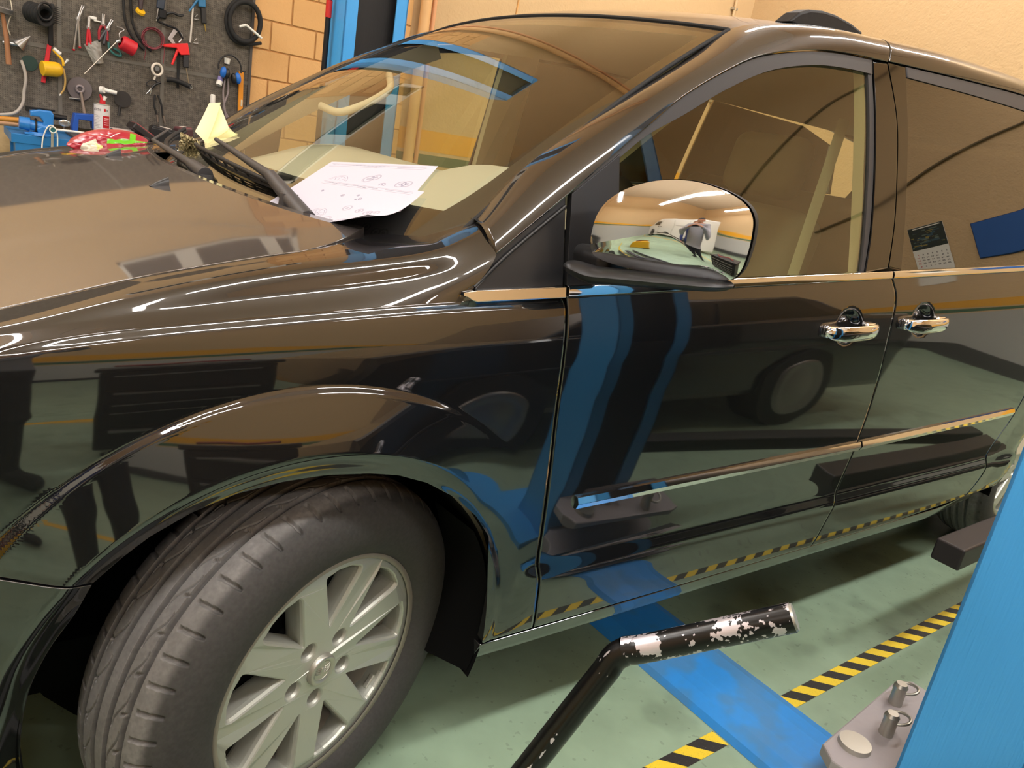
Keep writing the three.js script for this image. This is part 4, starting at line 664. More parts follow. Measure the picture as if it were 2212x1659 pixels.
tool('white_clamp', 'small white spring clamp above the red handled pliers', 'clamp', (t) => mesh('clip', merge([rbox(0.045, 0.02, 0.015, 0.005, 0.405, 1.625, 0.02), rbox(0.06, 0.008, 0.012, 0.003, 0.44, 1.61, 0.02)]), white, t));
tool('plastic_bag', 'crumpled clear plastic bag hung below the pliers', 'bag', (t) => { reseed(9); mesh('bag_body', grid(lin(14), lin(14), (u, v) => { const q = coons(line([[0.408, 1.335], [0.47, 1.352]]), line([[0.35, 1.45], [0.447, 1.497]]), line([[0.408, 1.335], [0.35, 1.45]]), line([[0.47, 1.352], [0.447, 1.497]]))(u, v); return [q[0], q[1], 0.02 + 0.03 * Math.sin(u * Math.PI) * (1 - v * 0.7) + 0.008 * rnd()]; }), phys(0xb8b4ac, 0.35, { transmission: 0.45, thickness: 0 }), t); });
tool('spray_gun', 'spray gun with a red paint cup and a long thin steel rod', 'spray gun', (t) => {
  mesh('cup', place(lathe([[0, 0], [0.046, 0], [0.049, 0.004], [0.049, 0.085], [0.040, 0.095], [0.03, 0.097]], 32), [0.655, 1.475, 0.07], 0.3, 0, Math.PI / 2 - 0.5 + 0.12), red, t, 'red paint cup');
  mesh('gun_body', merge([cyl(0.014, 0.014, [0.57, 1.515, 0.06], [0.545, 1.50, 0.05], 12), tube([[0.565, 1.52, 0.06], [0.56, 1.56, 0.055], [0.59, 1.59, 0.05], [0.545, 1.6, 0.05]], 0.005, 24, 6)]), greyS, t);
  mesh('rod', cyl(0.0035, 0.003, [0.553, 1.515, 0.06], [0.35, 1.262, 0.05], 8), std(0xd8cfc0, 0.35, 0.6), t); });
tool('teal_strap', 'loop of teal strap hanging under the red paint cup', 'strap', (t) => mesh('loop', tube([[0.50, 1.49, 0.02], [0.505, 1.45, 0.025], [0.54, 1.42, 0.03], [0.575, 1.42, 0.03], [0.57, 1.44, 0.025], [0.53, 1.46, 0.02]], 0.008, 40, 8), std(0x2f6a66, 0.6), t));
for (const [dx, lb] of [[0, 'black rubber drive belt sweeping down from the board top'], [0.045, 'second black rubber drive belt beside the sweeping one']]) tool('drive_belt', lb, 'belt', (t) => mesh('strap', tube([[0.588 + dx, 1.95, 0.012], [0.59 + dx, 1.78, 0.015], [0.605 + dx, 1.64, 0.02], [0.655 + dx, 1.545, 0.02], [0.726 + dx, 1.487, 0.015]], 0.009, 40, 8), M.rubber, t));
tool('plunger', 'round yellow plunger knob on a dark stem', 'plunger', (t) => { mesh('knob', place(cyl(0.031, 0.03, [0, -0.008, 0], [0, 0.008, 0], 28), [0.69, 1.727, 0.05], 0.7, 0, -0.25), yellow, t); mesh('stem', cyl(0.012, 0.022, [0.692, 1.74, 0.045], [0.695, 1.86, 0.03], 14), std(0x3b2f33, 0.6), t); });
tool('grip_tool', 'dark slate blue handled tool above the black lever', 'tool', (t) => { mesh('grip', place(rbox(0.05, 0.12, 0.035, 0.01, 0, 0, 0), [0.825, 1.83, 0.03], 0, 0, -0.12), std(0x2c3544, 0.5), t); mesh('shaft', cyl(0.005, 0.005, [0.808, 1.78, 0.03], [0.797, 1.69, 0.03], 8), greyS, t); });
tool('riveter', 'black hand riveter with one lever sticking out', 'riveter', (t) => { mesh('body', merge([rbox(0.05, 0.06, 0.03, 0.01, 0.835, 1.742, 0.03), cyl(0.009, 0.012, [0.80, 1.70, 0.03], [0.84, 1.75, 0.03], 10)]), M.darkMetal, t); mesh('lever', tube([[0.85, 1.742, 0.03], [0.90, 1.765, 0.035], [0.945, 1.757, 0.035], [0.972, 1.766, 0.035]], 0.009, 20, 8), black, t); mesh('lever', tube([[0.805, 1.69, 0.03], [0.87, 1.675, 0.03], [0.93, 1.665, 0.03], [0.975, 1.61, 0.03]], 0.0075, 20, 8), M.darkMetal, t); });
tool('wire_coil', 'coil of thin dark red wire', 'coil', (t) => { reseed(21); for (let k = 0; k < 7; k++) mesh('turn', place(new THREE.TorusGeometry(0.062 + 0.012 * rnd(), 0.0028, 6, 36), [0.778 + 0.02 * (rnd() - 0.5), 1.57 + 0.02 * (rnd() - 0.5), 0.015 + k * 0.004], (rnd() - 0.5) * 0.3, (rnd() - 0.5) * 0.5, 0), std(0x77303a, 0.5), t); mesh('loose_end', tube([[0.735, 1.55, 0.03], [0.73, 1.47, 0.03], [0.725, 1.42, 0.02]], 0.0025, 12, 5), std(0x77303a, 0.5), t); mesh('loose_end', tube([[0.84, 1.60, 0.03], [0.852, 1.52, 0.03], [0.85, 1.42, 0.02]], 0.0025, 12, 5), std(0x8a3a44, 0.5), t); });
tool('gasket_scraper', 'pale angular scraper blade beside the wire coil', 'scraper', (t) => { mesh('blade', extrude([[0.913, 1.662], [0.94, 1.655], [0.905, 1.6], [0.925, 1.57], [0.905, 1.566], [0.877, 1.592]], 0.004, 0.001).translate(0, 0, 0.02), std(0xc9c4c8, 0.3, 0.7), t); mesh('ring_hook', tube([[0.95, 1.65, 0.02], [0.968, 1.63, 0.02], [0.965, 1.6, 0.02], [0.95, 1.58, 0.02]], 0.007, 16, 8), greyS, t); });
tool('sealant_gun', 'bright red sealant gun with a dark grip', 'sealant gun', (t) => {
  mesh('frame', extrude([[0.833, 1.543], [0.87, 1.552], [1.003, 1.581], [1.018, 1.515], [0.965, 1.503], [0.945, 1.522], [0.935, 1.545], [0.85, 1.535]], 0.025, 0.004).translate(0, 0, 0.015), std(0xe02428, 0.4), t, 'bright red frame');
  mesh('trigger', cyl(0.010, 0.008, [0.943, 1.53, 0.028], [0.907, 1.424, 0.03], 10), std(0xe02428, 0.4), t); mesh('grip', place(rbox(0.038, 0.085, 0.03, 0.008, 0, 0, 0), [1.0, 1.462, 0.028], 0, 0, 0.05), std(0x26262a, 0.6), t); mesh('rod', cyl(0.004, 0.004, [1.004, 1.42, 0.028], [1.028, 1.30, 0.028], 8), std(0x9a8a72, 0.4, 0.6), t); });
tool('steel_rule', 'slim pale steel rule hung upright', 'rule', (t) => mesh('blade', place(rbox(0.012, 0.25, 0.003, 0.001, 0, 0, 0), [1.034, 1.72, 0.012], 0, 0, -0.045), std(0xd6d2cc, 0.35, 0.6), t));
tool('grease_gun', 'blue grease gun with a black handle and brass tip', 'grease gun', (t) => { mesh('body', merge([place(rbox(0.05, 0.06, 0.03, 0.008, 0, 0, 0), [1.095, 1.875, 0.025], 0, 0, 0.1), cyl(0.006, 0.01, [1.012, 1.80, 0.02], [1.07, 1.89, 0.02], 8)]), std(0x2a6d9c, 0.45), t, 'blue body'); mesh('grip', place(rbox(0.034, 0.10, 0.03, 0.006, 0, 0, 0), [1.11, 1.79, 0.025], 0, 0, 0.1), black, t); mesh('tip', cyl(0.006, 0.004, [1.118, 1.74, 0.025], [1.13, 1.69, 0.025], 8), std(0xa48a4a, 0.4, 0.6), t); });
tool('hook_pair', 'two small steel hooks beside the steel rule', 'hooks', (t) => { for (const y of [1.79, 1.63]) { mesh('prong', cyl(0.007, 0.002, [1.07, y, 0.012], [1.05, y - 0.02, 0.03], 8), greyS, t); mesh('prong', cyl(0.007, 0.002, [1.08, y - 0.03, 0.012], [1.045, y - 0.034, 0.03], 8), greyS, t); } });
tool('hose_loop', 'thick black hose looped in a large ring at the board edge', 'hose', (t) => { for (const [r, d, z] of [[0.128, 0, 0.045], [0.118, 0.006, 0.075]]) mesh('ring', place(new THREE.TorusGeometry(r, 0.017, 12, 60).scale(0.92, 1.15, 1), [1.385 + d, 1.81, z], 0, -0.12, -0.1), M.rubber, t); mesh('tail', tube([[1.36, 1.67, 0.06], [1.43, 1.665, 0.07], [1.52, 1.69, 0.06]], 0.012, 16, 8), M.rubber, t); });
tool('angle_bracket', 'white bent angle bracket resting in the hose loop', 'bracket', (t) => mesh('arms', merge([cyl(0.009, 0.009, [1.342, 1.768, 0.105], [1.388, 1.788, 0.105], 8), cyl(0.009, 0.009, [1.388, 1.788, 0.105], [1.508, 1.722, 0.105], 8)]), white, t));
tool('ear_defenders', 'ear defenders with blue cups and a black headband', 'ear defenders', (t) => {
  mesh('headband', tube(lin(20, -0.25, Math.PI + 0.25).map((a) => [1.305 + 0.083 * Math.cos(a), 1.475 + 0.088 * Math.sin(a), 0.05]), 0.006, 50, 8), black, t);
  for (const [x, y, r] of [[1.262, 1.437, -0.12], [1.352, 1.412, 0.2]]) { mesh('cup', place(sph(0.03, 0, 0, 0, 0.75, 1.35, 0.9, 24), [x + (x < 1.3 ? -0.006 : 0.012), y, 0.06], 0, 0, r), blueP, t, 'blue ear cup'); mesh('cushion', place(sph(0.03, 0, 0, 0, 0.7, 1.3, 0.95, 24), [x + (x < 1.3 ? 0.022 : -0.016), y - 0.006, 0.055], 0, 0, r), black, t); } });
tool('spirit_level', 'orange yellow spirit level standing at the board edge', 'spirit level', (t) => { mesh('bar', place(rbox(0.034, 0.36, 0.02, 0.003, 0, 0, 0), [1.402, 1.285, 0.02], 0, 0, 0.03), std(0xd98a1c, 0.5), t); mesh('vial', rbox(0.014, 0.05, 0.022, 0.004, 1.41, 1.24, 0.022), std(0xc9c2a8, 0.2), t); mesh('end_cap', rbox(0.036, 0.012, 0.022, 0.002, 1.41, 1.468, 0.02), black, t); });
tool('sanding_plate', 'round grey sanding plate on a short steel shaft', 'sanding plate', (t) => { mesh('plate', cyl(0.078, 0.074, [0.325, 1.158, 0.012], [0.325, 1.158, 0.022], 40), std(0x6b6364, 0.6, 0.2), t); mesh('boss', lathe([[0.014, 0], [0.027, 0], [0.03, 0.012], [0.018, 0.016], [0.013, 0.006]], 28).rotateX(Math.PI / 2).translate(0.325, 1.158, 0.022), std(0x8b8284, 0.5, 0.4), t); mesh('shaft', cyl(0.009, 0.012, [0.329, 1.14, 0.036], [0.352, 0.985, 0.05], 10), std(0x8d8078, 0.4, 0.5), t); mesh('cross_pin', cyl(0.004, 0.004, [0.26, 1.09, 0.03], [0.34, 1.095, 0.035], 6), greyS, t); });
tool('cutting_disc', 'dark cutting disc with a short black handle', 'disc', (t) => { mesh('disc_body', cyl(0.055, 0.055, [0.592, 1.135, 0.012], [0.592, 1.135, 0.018], 36), std(0x2a2624, 0.6), t); mesh('handle', cyl(0.008, 0.01, [0.575, 1.09, 0.02], [0.565, 1.02, 0.025], 8), black, t); });
tool('flashlight', 'small white and black torch behind the solvent can', 'torch', (t) => { mesh('head', cyl(0.024, 0.022, [0.452, 1.175, 0.03], [0.47, 1.178, 0.045], 20), white, t); mesh('barrel', cyl(0.014, 0.014, [0.47, 1.178, 0.03], [0.55, 1.17, 0.03], 14), white, t); });
tool('tape_ring', 'white ring shaped tool with a short handle', 'ring tool', (t) => { mesh('ring', place(new THREE.TorusGeometry(0.038, 0.009, 10, 40), [0.806, 1.372, 0.045], 0, 0.35, 0), std(0xd8cfc2, 0.5), t); mesh('hub', place(cyl(0.016, 0.016, [0, 0, -0.03], [0, 0, 0.0], 16), [0.806, 1.378, 0.045]), greyS, t); mesh('handle', cyl(0.007, 0.007, [0.797, 1.333, 0.045], [0.788, 1.30, 0.04], 8), std(0xd8cfc2, 0.5), t); });
tool('snips', 'small snips with bright blades under the white ring', 'snips', (t) => { for (const [a, b] of [[[0.772, 1.235], [0.742, 1.198]], [[0.775, 1.238], [0.766, 1.194]]]) mesh('blade', cyl(0.007, 0.002, [...a, 0.03], [...b, 0.03], 8), std(0xdcdcdc, 0.25, 0.9), t); mesh('handle', new THREE.TorusGeometry(0.03, 0.005, 8, 28).scale(1.2, 0.6, 1).rotateZ(0.4).translate(0.775, 1.275, 0.03), black, t); mesh('handle', tube([[0.775, 1.24, 0.03], [0.80, 1.27, 0.03], [0.835, 1.29, 0.03]], 0.008, 12, 8), black, t); });
for (const [k, lb] of [[0, 'black cable with metal ends dangling under the snips'], [1, 'thin black cable hanging beside the first one']]) tool('battery_lead', lb, 'cable', (t) => { mesh('lead', tube([[0.80 + k * 0.02, 1.20, 0.02], [0.795 + k * 0.05, 1.13, 0.03], [0.815 + k * 0.04, 1.06, 0.03], [0.82 + k * 0.05, 1.02, 0.035]], 0.007, 30, 8), M.rubber, t); mesh('plug', cyl(0.009, 0.009, [0.815 + k * 0.042, 1.065, 0.03], [0.82 + k * 0.05, 1.015, 0.036], 10), std(0x6a6058, 0.4, 0.5), t); });
tool('torque_handle', 'thick black ribbed grip bar', 'grip', (t) => { mesh('bar', tube([[0.872, 1.318, 0.03], [0.92, 1.322, 0.04], [0.98, 1.31, 0.05], [1.03, 1.295, 0.06]], 0.017, 24, 14), M.rubber, t); mesh('end_ring', place(new THREE.TorusGeometry(0.011, 0.004, 8, 20), [1.034, 1.294, 0.066], 0, 0.6, 0), greyS, t); });
tool('dark_strap', 'long dark strap hanging behind the sealant gun', 'strap', (t) => mesh('band', rbox(0.018, 0.30, 0.006, 0.002, 0.955, 1.42, 0.008), M.rubber, t));
tool('spray_bottle', 'small white bottle with a blue collar', 'bottle', (t) => { mesh('cap', lathe([[0, 0.105], [0.013, 0.104], [0.018, 0.095], [0.019, 0.02]], 24).translate(1.192, 1.165, 0.05), white, t); mesh('collar', cyl(0.0195, 0.02, [1.192, 1.17, 0.05], [1.192, 1.188, 0.05], 24), std(0x2a62a8, 0.5), t, 'blue collar'); mesh('holder_clip', rbox(0.03, 0.02, 0.05, 0.003, 1.192, 1.10, 0.022), M.zinc, t); mesh('bottle_body', cyl(0.021, 0.021, [1.19, 1.05, 0.05], [1.192, 1.17, 0.05], 24), std(0xaabccc, 0.4), t); });
for (const [k, lb] of [[0, 'grey cable hanging in a long drop under the ear defenders'], [1, 'grey cable twisted beside the long one under the ear defenders']]) tool('hanging_cable', lb, 'cable', (t) => mesh('strand', tube([[1.283 + k * 0.02, 1.40, 0.02], [1.272 + k * 0.035, 1.30, 0.025], [1.285 - k * 0.005, 1.19, 0.03], [1.305 + k * 0.015, 1.11, 0.03], [1.322, 1.06, 0.03]], 0.0075, 40, 8), std(0x84797a, 0.6), t));
tool('bulb_holder', 'white and lilac bulb holder hung behind the ear defenders', 'bulb holder', (t) => { mesh('holder', merge([cyl(0.022, 0.022, [1.245, 1.37, 0.02], [1.235, 1.34, 0.03], 16), cyl(0.018, 0.022, [1.29, 1.50, 0.02], [1.292, 1.54, 0.02], 14)]), white, t); mesh('sleeve', cyl(0.018, 0.018, [1.25, 1.405, 0.02], [1.246, 1.372, 0.02], 14), std(0x8f86c4, 0.5), t); });
// on the bench
{
  const v = thing('bench_vise', 'blue cast bench vise bolted to the bench corner', 'vise', null, [0, 0, -3.76]);
  const vb = phys(0x2479c8, 0.4, { clearcoat: 0.3, clearcoatRoughness: 0.3 });
  mesh('fixed_jaw', extrude([[-0.012, 1.0], [0.03, 1.012], [0.088, 1.012], [0.097, 1.0], [0.094, 0.94], [0.086, 0.90], [0.105, 0.875], [0.06, 0.874], [0.03, 0.88], [0.022, 0.905], [0.05, 0.925], [0.058, 0.955], [0.035, 0.985], [-0.01, 0.985]], 0.07, 0.008).translate(0, 0, -0.035), vb, v, 'blue cast jaw');
  mesh('slide', merge([cyl(0.035, 0.04, [-0.075, 0.928, 0], [-0.02, 0.925, 0], 24), cyl(0.03, 0.03, [-0.03, 0.925, 0], [0.08, 0.915, 0.02], 24)]), vb, v);
  mesh('collar', new THREE.TorusGeometry(0.036, 0.006, 10, 30).rotateY(Math.PI / 2).translate(0.012, 0.922, 0.0), M.rubber, v);
  mesh('jaw_plate', merge([rbox(0.15, 0.012, 0.02, 0.002, 0.04, 1.022, 0.0), rbox(0.018, 0.03, 0.06, 0.003, -0.03, 1.015, 0)]), M.darkMetal, v);
  mesh('swivel_base', merge([cyl(0.062, 0.055, [0.03, 0.866, 0], [0.03, 0.885, 0], 32), rbox(0.16, 0.014, 0.1, 0.004, 0.03, 0.873, 0)]), vb, v);
  mesh('spindle_head', cyl(0.017, 0.017, [0.088, 0.917, 0.02], [0.094, 0.915, 0.09], 20), std(0x3c7a84, 0.4, 0.4), v);
  mesh('spindle_ring', new THREE.TorusGeometry(0.017, 0.0035, 8, 26).translate(0.094, 0.915, 0.091), white, v);
  mesh('handle_bar', cyl(0.008, 0.008, [0.092, 0.905, 0.075], [0.085, 0.66, 0.08], 12), M.zinc, v);
  const cord = thing('white_cable', 'thin white cable draped over the vise spindle', 'cable', null, [0, 0, -3.70]);
  mesh('strand', tube([[0.03, 0.60, 0.03], [0.034, 0.78, 0.02], [0.045, 0.87, 0.01], [0.075, 0.934, 0.01], [0.095, 0.937, 0.01], [0.115, 0.9, 0.015], [0.118, 0.80, 0.02], [0.122, 0.60, 0.03]], 0.004, 60, 8), std(0xe2ddd4, 0.5), cord);
  // solvent can
  const c = thing('solvent_can', 'white solvent can with a red label square and red cap', 'can', null, [0.413, 0.884, -4.02]);
  const lab = canvasTex(1024, 512, (g) => { g.fillStyle = '#dcd9da'; g.fillRect(0, 0, 1024, 512); g.fillStyle = '#8d8a8c'; for (let i = 0; i < 13; i++) g.fillRect(330, 170 + i * 24, 110 + (i * 37) % 60, 5); g.fillStyle = '#a99ab8'; g.fillRect(545, 380, 150, 132); g.fillStyle = '#c01c28'; g.fillRect(540, 170, 160, 190); g.fillStyle = '#f0c4c4'; for (let i = 0; i < 4; i++) g.fillRect(560, 205 + i * 32, 120, 13); g.fillStyle = '#403c46'; g.font = 'bold 52px sans-serif'; g.fillText('WÜRTH', 312, 105); g.fillStyle = '#c01c28'; g.fillRect(560, 62, 42, 42); g.fillStyle = '#403c46'; g.fillText('W', 612, 105); });
  mesh('can_body', merge([cyl(0.048, 0.048, [0, 0, 0], [0, 0.209, 0], 48, true).rotateY(Math.PI - 0.2)]), std(0xffffff, 0.35, 0.1, { map: lab }), c, 'printed can body');
  mesh('can_rim', merge([new THREE.TorusGeometry(0.0475, 0.003, 8, 40).rotateX(Math.PI / 2).translate(0, 0.209, 0), lathe([[0.046, 0.208], [0.02, 0.212], [0, 0.213]], 32)]), M.zinc, c);
  mesh('cap', merge([cyl(0.018, 0.017, [0.003, 0.213, 0], [0.003, 0.235, 0], 20), cyl(0.009, 0.006, [0.0, 0.235, 0], [-0.012, 0.27, 0], 12)]), red, c, 'red cap');
  mesh('spout', merge([cyl(0.008, 0.012, [0.012, 0.235, 0], [0.02, 0.262, 0], 12)]), white, c);
  const tr = thing('parts_tray', 'bright blue plastic parts tray behind the solvent can', 'tray', null, [0.31, 0.884, -4.12]);
  mesh('tray_body', extrude([[-0.06, 0.04], [-0.045, 0.115], [0.07, 0.125], [0.075, 0.04], [0.06, 0.04], [0.055, 0.09], [-0.03, 0.09], [-0.035, 0.0], [-0.06, 0.0]], 0.10, 0.004).translate(0, 0.004, -0.05), std(0x2156b4, 0.4), tr);
  const kase = (x, y, z, w, h, d, ry, rz, m, m2, label) => { const k = thing('tool_case', label, 'tool case', 'small tool cases on the bench', [x, y, z], ry); mesh('case_shell', place(rbox(w, h, d, 0.01, 0, h / 2, 0), [0, 0, 0], 0, 0, rz), m, k); mesh('case_lid', place(rbox(w * 0.9, h * 0.5, d * 0.9, 0.008, 0, h * 0.85, 0), [0, 0, 0], 0, 0, rz), m2, k); mesh('label_plate', place(rbox(w * 0.35, 0.004, d * 0.45, 0.001, 0, h * 1.11, 0), [0, 0, 0], 0, 0, rz), std(0xd8cfc8, 0.5), k); };
  kase(0.645, 0.93, -4.05, 0.16, 0.045, 0.12, 0.2, -0.55, std(0x2a2526, 0.5), std(0xa03a3e, 0.5), 'small tool case with a worn red lid leaning on the bench clutter');
  kase(0.82, 0.884, -4.12, 0.2, 0.10, 0.16, -0.1, -0.1, M.satinBlack, std(0x232325, 0.5), 'black tool case lying open on the bench');
  kase(0.955, 0.925, -4.12, 0.1, 0.085, 0.1, 0.3, 0.12, std(0x4a2f33, 0.5), std(0x6a4146, 0.5), 'small maroon tool case on the far bench end');
  kase(0.60, 0.884, -3.93, 0.16, 0.04, 0.10, 0.1, 0, std(0x2c2c30, 0.5), std(0x3b3b40, 0.4), 'low dark grey tool case beside the solvent can');
  const ml = thing('mallet', 'mallet with an orange and brown wooden handle lying on the bench', 'mallet', null, [-0.1, 0.895, -4.0]);
  mesh('handle', merge([cyl(0.014, 0.018, [-0.12, 0.022, 0], [0.05, 0.028, 0], 14)]), std(0xb9802c, 0.5), ml); mesh('head', cyl(0.024, 0.024, [-0.16, 0.026, -0.04], [-0.16, 0.026, 0.06], 18), M.darkMetal, ml);
  const bar = (pts, r, m, name, label, cat) => { const t = thing(name, label, cat, null, [0, 0, 0]); mesh('bar', tube(pts, r, 24, 10), m, t); return t; };
  bar([[-0.2, 0.896, -3.93], [0.0, 0.899, -3.95]], 0.013, std(0xa98464, 0.6), 'wooden_stick', 'plain wooden stick lying in front of the vise', 'stick');
  bar([[0.12, 0.897, -3.96], [0.30, 0.90, -3.95], [0.45, 0.892, -3.93]], 0.008, white, 'white_rod', 'white plastic rod lying across the bench', 'rod');
  bar([[0.08, 0.97, -4.14], [0.22, 0.965, -4.12]], 0.018, M.darkMetal, 'socket_bar', 'thick dark socket bar behind the vise jaw', 'bar');
  bar([[0.52, 0.893, -3.90], [0.9, 0.893, -3.88]], 0.006, M.steel, 'long_spanner', 'long thin steel spanner lying along the bench mat', 'spanner');
  bar([[0.66, 0.893, -3.84], [0.98, 0.893, -3.86]], 0.007, M.darkMetal, 'ratchet_handle', 'dark ratchet handle lying at the bench mat edge', 'ratchet');
  const mr = thing('inspection_mirror', 'small round inspection mirror standing behind the vise', 'mirror', null, [0.2, 0.884, -4.05]);
  mesh('mirror_glass', sph(0.03, 0, 0.055, 0, 1.1, 0.75, 0.12, 24), std(0xd9d9d4, 0.15, 0.8), mr); mesh('mirror_stem', cyl(0.003, 0.003, [-0.01, 0, 0], [0, 0.04, 0], 6), M.steel, mr);
  const bx = thing('parts_box', 'flat white paper box between the can and the red lidded case', 'box', null, [0.55, 0.884, -4.1]); mesh('box_body', rbox(0.13, 0.05, 0.1, 0.004, 0, 0.026, 0), white, bx); mesh('box_lid', rbox(0.135, 0.01, 0.105, 0.003, 0, 0.058, 0), std(0xe6d8d6, 0.5), bx);
}
// ---------------------------------------------------------------- lying on the minivan
{
  // snack bag on the bonnet
  const tex = canvasTex(1024, 512, (g) => {
    g.fillStyle = '#9c1c30'; g.fillRect(0, 0, 1024, 512); g.fillStyle = '#d8d0b8'; g.beginPath(); g.moveTo(150, 512); g.lineTo(180, 260); g.lineTo(330, 180); g.lineTo(400, 340); g.lineTo(470, 512); g.fill();
    g.fillStyle = '#cfd070'; g.beginPath(); g.moveTo(330, 250); g.lineTo(430, 300); g.lineTo(520, 480); g.lineTo(430, 470); g.fill(); g.fillStyle = '#4a2a18'; g.beginPath(); g.ellipse(610, 430, 120, 55, 0.1, 0, 7); g.fill(); g.fillStyle = '#d8a038'; g.beginPath(); g.ellipse(600, 425, 70, 26, 0.1, 0, 7); g.fill();
    g.strokeStyle = '#f2e8e4'; g.lineWidth = 10; g.beginPath(); g.moveTo(380, 60); g.lineTo(520, 130); g.lineTo(640, 60); g.stroke(); g.save(); g.transform(1, 0.1, 0, 1, 0, 0); g.fillStyle = '#fff4f0'; g.font = 'bold 110px sans-serif'; g.fillText('GARITE', 520, 330); g.restore();
    g.fillStyle = '#62b41e'; g.fillRect(480, 170, 544, 76); g.fillRect(770, 30, 80, 160);
  });
  const b = thing('snack_bag', 'crumpled red snack bag closed with lime green tape lying on the bonnet', 'bag', null, [-0.088, 1.108, -0.58], -0.1);
  const fn = fbm(91);
  const side = (s) => grid(lin(46, -1, 1), lin(26, -1, 1), (u, v) => { const e = Math.pow(Math.max(0, 1 - Math.pow(Math.abs(u), 2.4)), 0.6) * Math.pow(Math.max(0, 1 - v * v), 0.55), w = (fn((u + 1) / 2, (v + 1) / 2, 7, 3) - 0.5) * 0.030 * e, tip = 1 - 0.8 * Math.pow(Math.abs(u), 2.6); return [u * 0.100 + 0.006 * v, 0.02 + v * 0.036 * tip + 0.012 * u + w * 0.5, s * (0.034 * e + Math.abs(w)) + 0.02 * v * -1]; }, s < 0, (p, u, v) => [(u + 1) / 2, (v + 1) / 2]);
  mesh('bag_skin', merge([side(1), side(-1)]), phys(0xffffff, 0.28, { map: tex, clearcoat: 0.4, clearcoatRoughness: 0.2 }), b);
  // folded yellow sheets at the foot of the windscreen
  const n = thing('yellow_papers', 'pale yellow folded papers propped at the far foot of the windscreen', 'papers', null, [0, 0, -0.38]);
  const leaf = (a, b2, c, d, bend, m) => mesh('leaf', grid(lin(10), lin(14), (u, v) => { const p = coons(line([a, b2]), line([d, c]), line([a, d]), line([b2, c]))(u, v); return [p[0], p[1], p[2] + bend * Math.sin(v * Math.PI * 0.6) * (0.4 + u)]; }), m, n);
  const pale = std(0xf2eab4, 0.8), deep = std(0xe8cf38, 0.75);
  leaf([0.094, 1.203, 0.01], [0.120, 1.177, 0.03], [0.160, 1.29, -0.02], [0.142, 1.282, -0.05], 0.02, pale);
  leaf([0.1205, 1.177, 0.029], [0.124, 1.176, 0.028], [0.184, 1.224, 0.0], [0.162, 1.288, -0.022], 0.012, pale);
  leaf([0.121, 1.177, 0.022], [0.125, 1.175, 0.02], [0.187, 1.215, -0.01], [0.182, 1.236, -0.012], 0.004, deep);
  leaf([0.122, 1.174, 0.018], [0.127, 1.170, 0.022], [0.212, 1.212, 0.0], [0.19, 1.219, -0.02], 0.006, pale);
  const rg = thing('cream_rag', 'crumpled cream rag stuffed at the far corner of the windscreen', 'rag', null, [0.068, 1.145, -0.36]); reseed(33);
  mesh('rag_cloth', grid(lin(26), lin(26), (u, v) => [-0.02 + 0.055 * u + 0.008 * rnd(), 0.0 + 0.045 * v + 0.010 * rnd() - 0.02 * u * v, 0.05 * Math.sin(u * 4) * (v - 0.3) + 0.012 * rnd()]), std(0xcdbf94, 0.9), rg);
  // printed sheets on the windscreen
  const sheet = (corners, h, draw, label, curl) => {
    const P = coons(line([corners[3], corners[2]]), line([corners[0], corners[1]]), line([corners[3], corners[0]]), line([corners[2], corners[1]]));
    const e = 1e-3, g = grid(lin(24), lin(24), (u, v) => { const q = P(u, v), p = v3(screen(q[0], q[1])), a = v3(screen(q[0] + e, q[1])).sub(p), c = v3(screen(q[0], q[1] + e)).sub(p), nn = a.cross(c).normalize(); if (nn.y < 0) nn.negate(); return p.addScaledVector(nn, h + curl * Math.pow(u, 2) * Math.pow(1 - v, 3) + curl * 0.25 * (1 - v) * u).toArray(); }, true);
    const t = canvasTex(1024, 724, draw); tag(mesh('printed_sheet', g, std(0xcac9d0, 0.8, 0, { map: t })), label, 'paper', 'printed sheets on the windscreen');
  };
  const ink = '#8a86a0';
  const header = (g, y) => { g.fillStyle = '#6f6c80'; for (let i = 0; i < 60; i++) g.fillRect(60 + i * 9.4, y + i * 0.0, 5 + (i * 7) % 4, 6); for (let i = 0; i < 26; i++) g.fillRect(690 + i * 10, y, 6, 6); g.fillRect(40, y - 14, 900, 2); g.fillRect(40, y + 26, 900, 2); g.fillRect(480, y + 14, 30, 5); };
  const part = (g, x, y, r, sp) => { g.strokeStyle = ink; g.lineWidth = 2.5; for (const k of [1, 0.82, 0.3, 0.15]) { g.beginPath(); g.ellipse(x, y, r * k * 0.82, r * k, 0.3, 0, 7); g.stroke(); } if (sp) for (let a = 0; a < 9; a++) { g.beginPath(); g.moveTo(x + r * 0.25 * Math.cos(a * 0.7), y + r * 0.28 * Math.sin(a * 0.7)); g.lineTo(x + r * 0.66 * Math.cos(a * 0.7), y + r * 0.8 * Math.sin(a * 0.7)); g.stroke(); } };
  const page = (k) => (g) => { g.fillStyle = '#f0eef6'; g.fillRect(0, 0, 1024, 724); header(g, 46); if (k) { part(g, 330, 560, 110, 1); part(g, 120, 520, 70); part(g, 560, 410, 46); part(g, 500, 640, 60); part(g, 700, 440, 40); part(g, 800, 470, 44); part(g, 860, 460, 44); part(g, 690, 680, 50); part(g, 140, 190, 14); part(g, 380, 220, 18); part(g, 520, 190, 14); part(g, 570, 240, 18); part(g, 540, 260, 12); } else { part(g, 300, 330, 110, 1); part(g, 560, 260, 50); part(g, 610, 230, 44); part(g, 720, 340, 30); part(g, 860, 320, 46); part(g, 905, 310, 46); } };
  sheet([[0.496, 0.063], [0.795, 0.126], [0.845, -0.03], [0.50, -0.11]], 0.004, page(0), 'white printed sheet with part drawings, lying under the other sheet', 0.0);
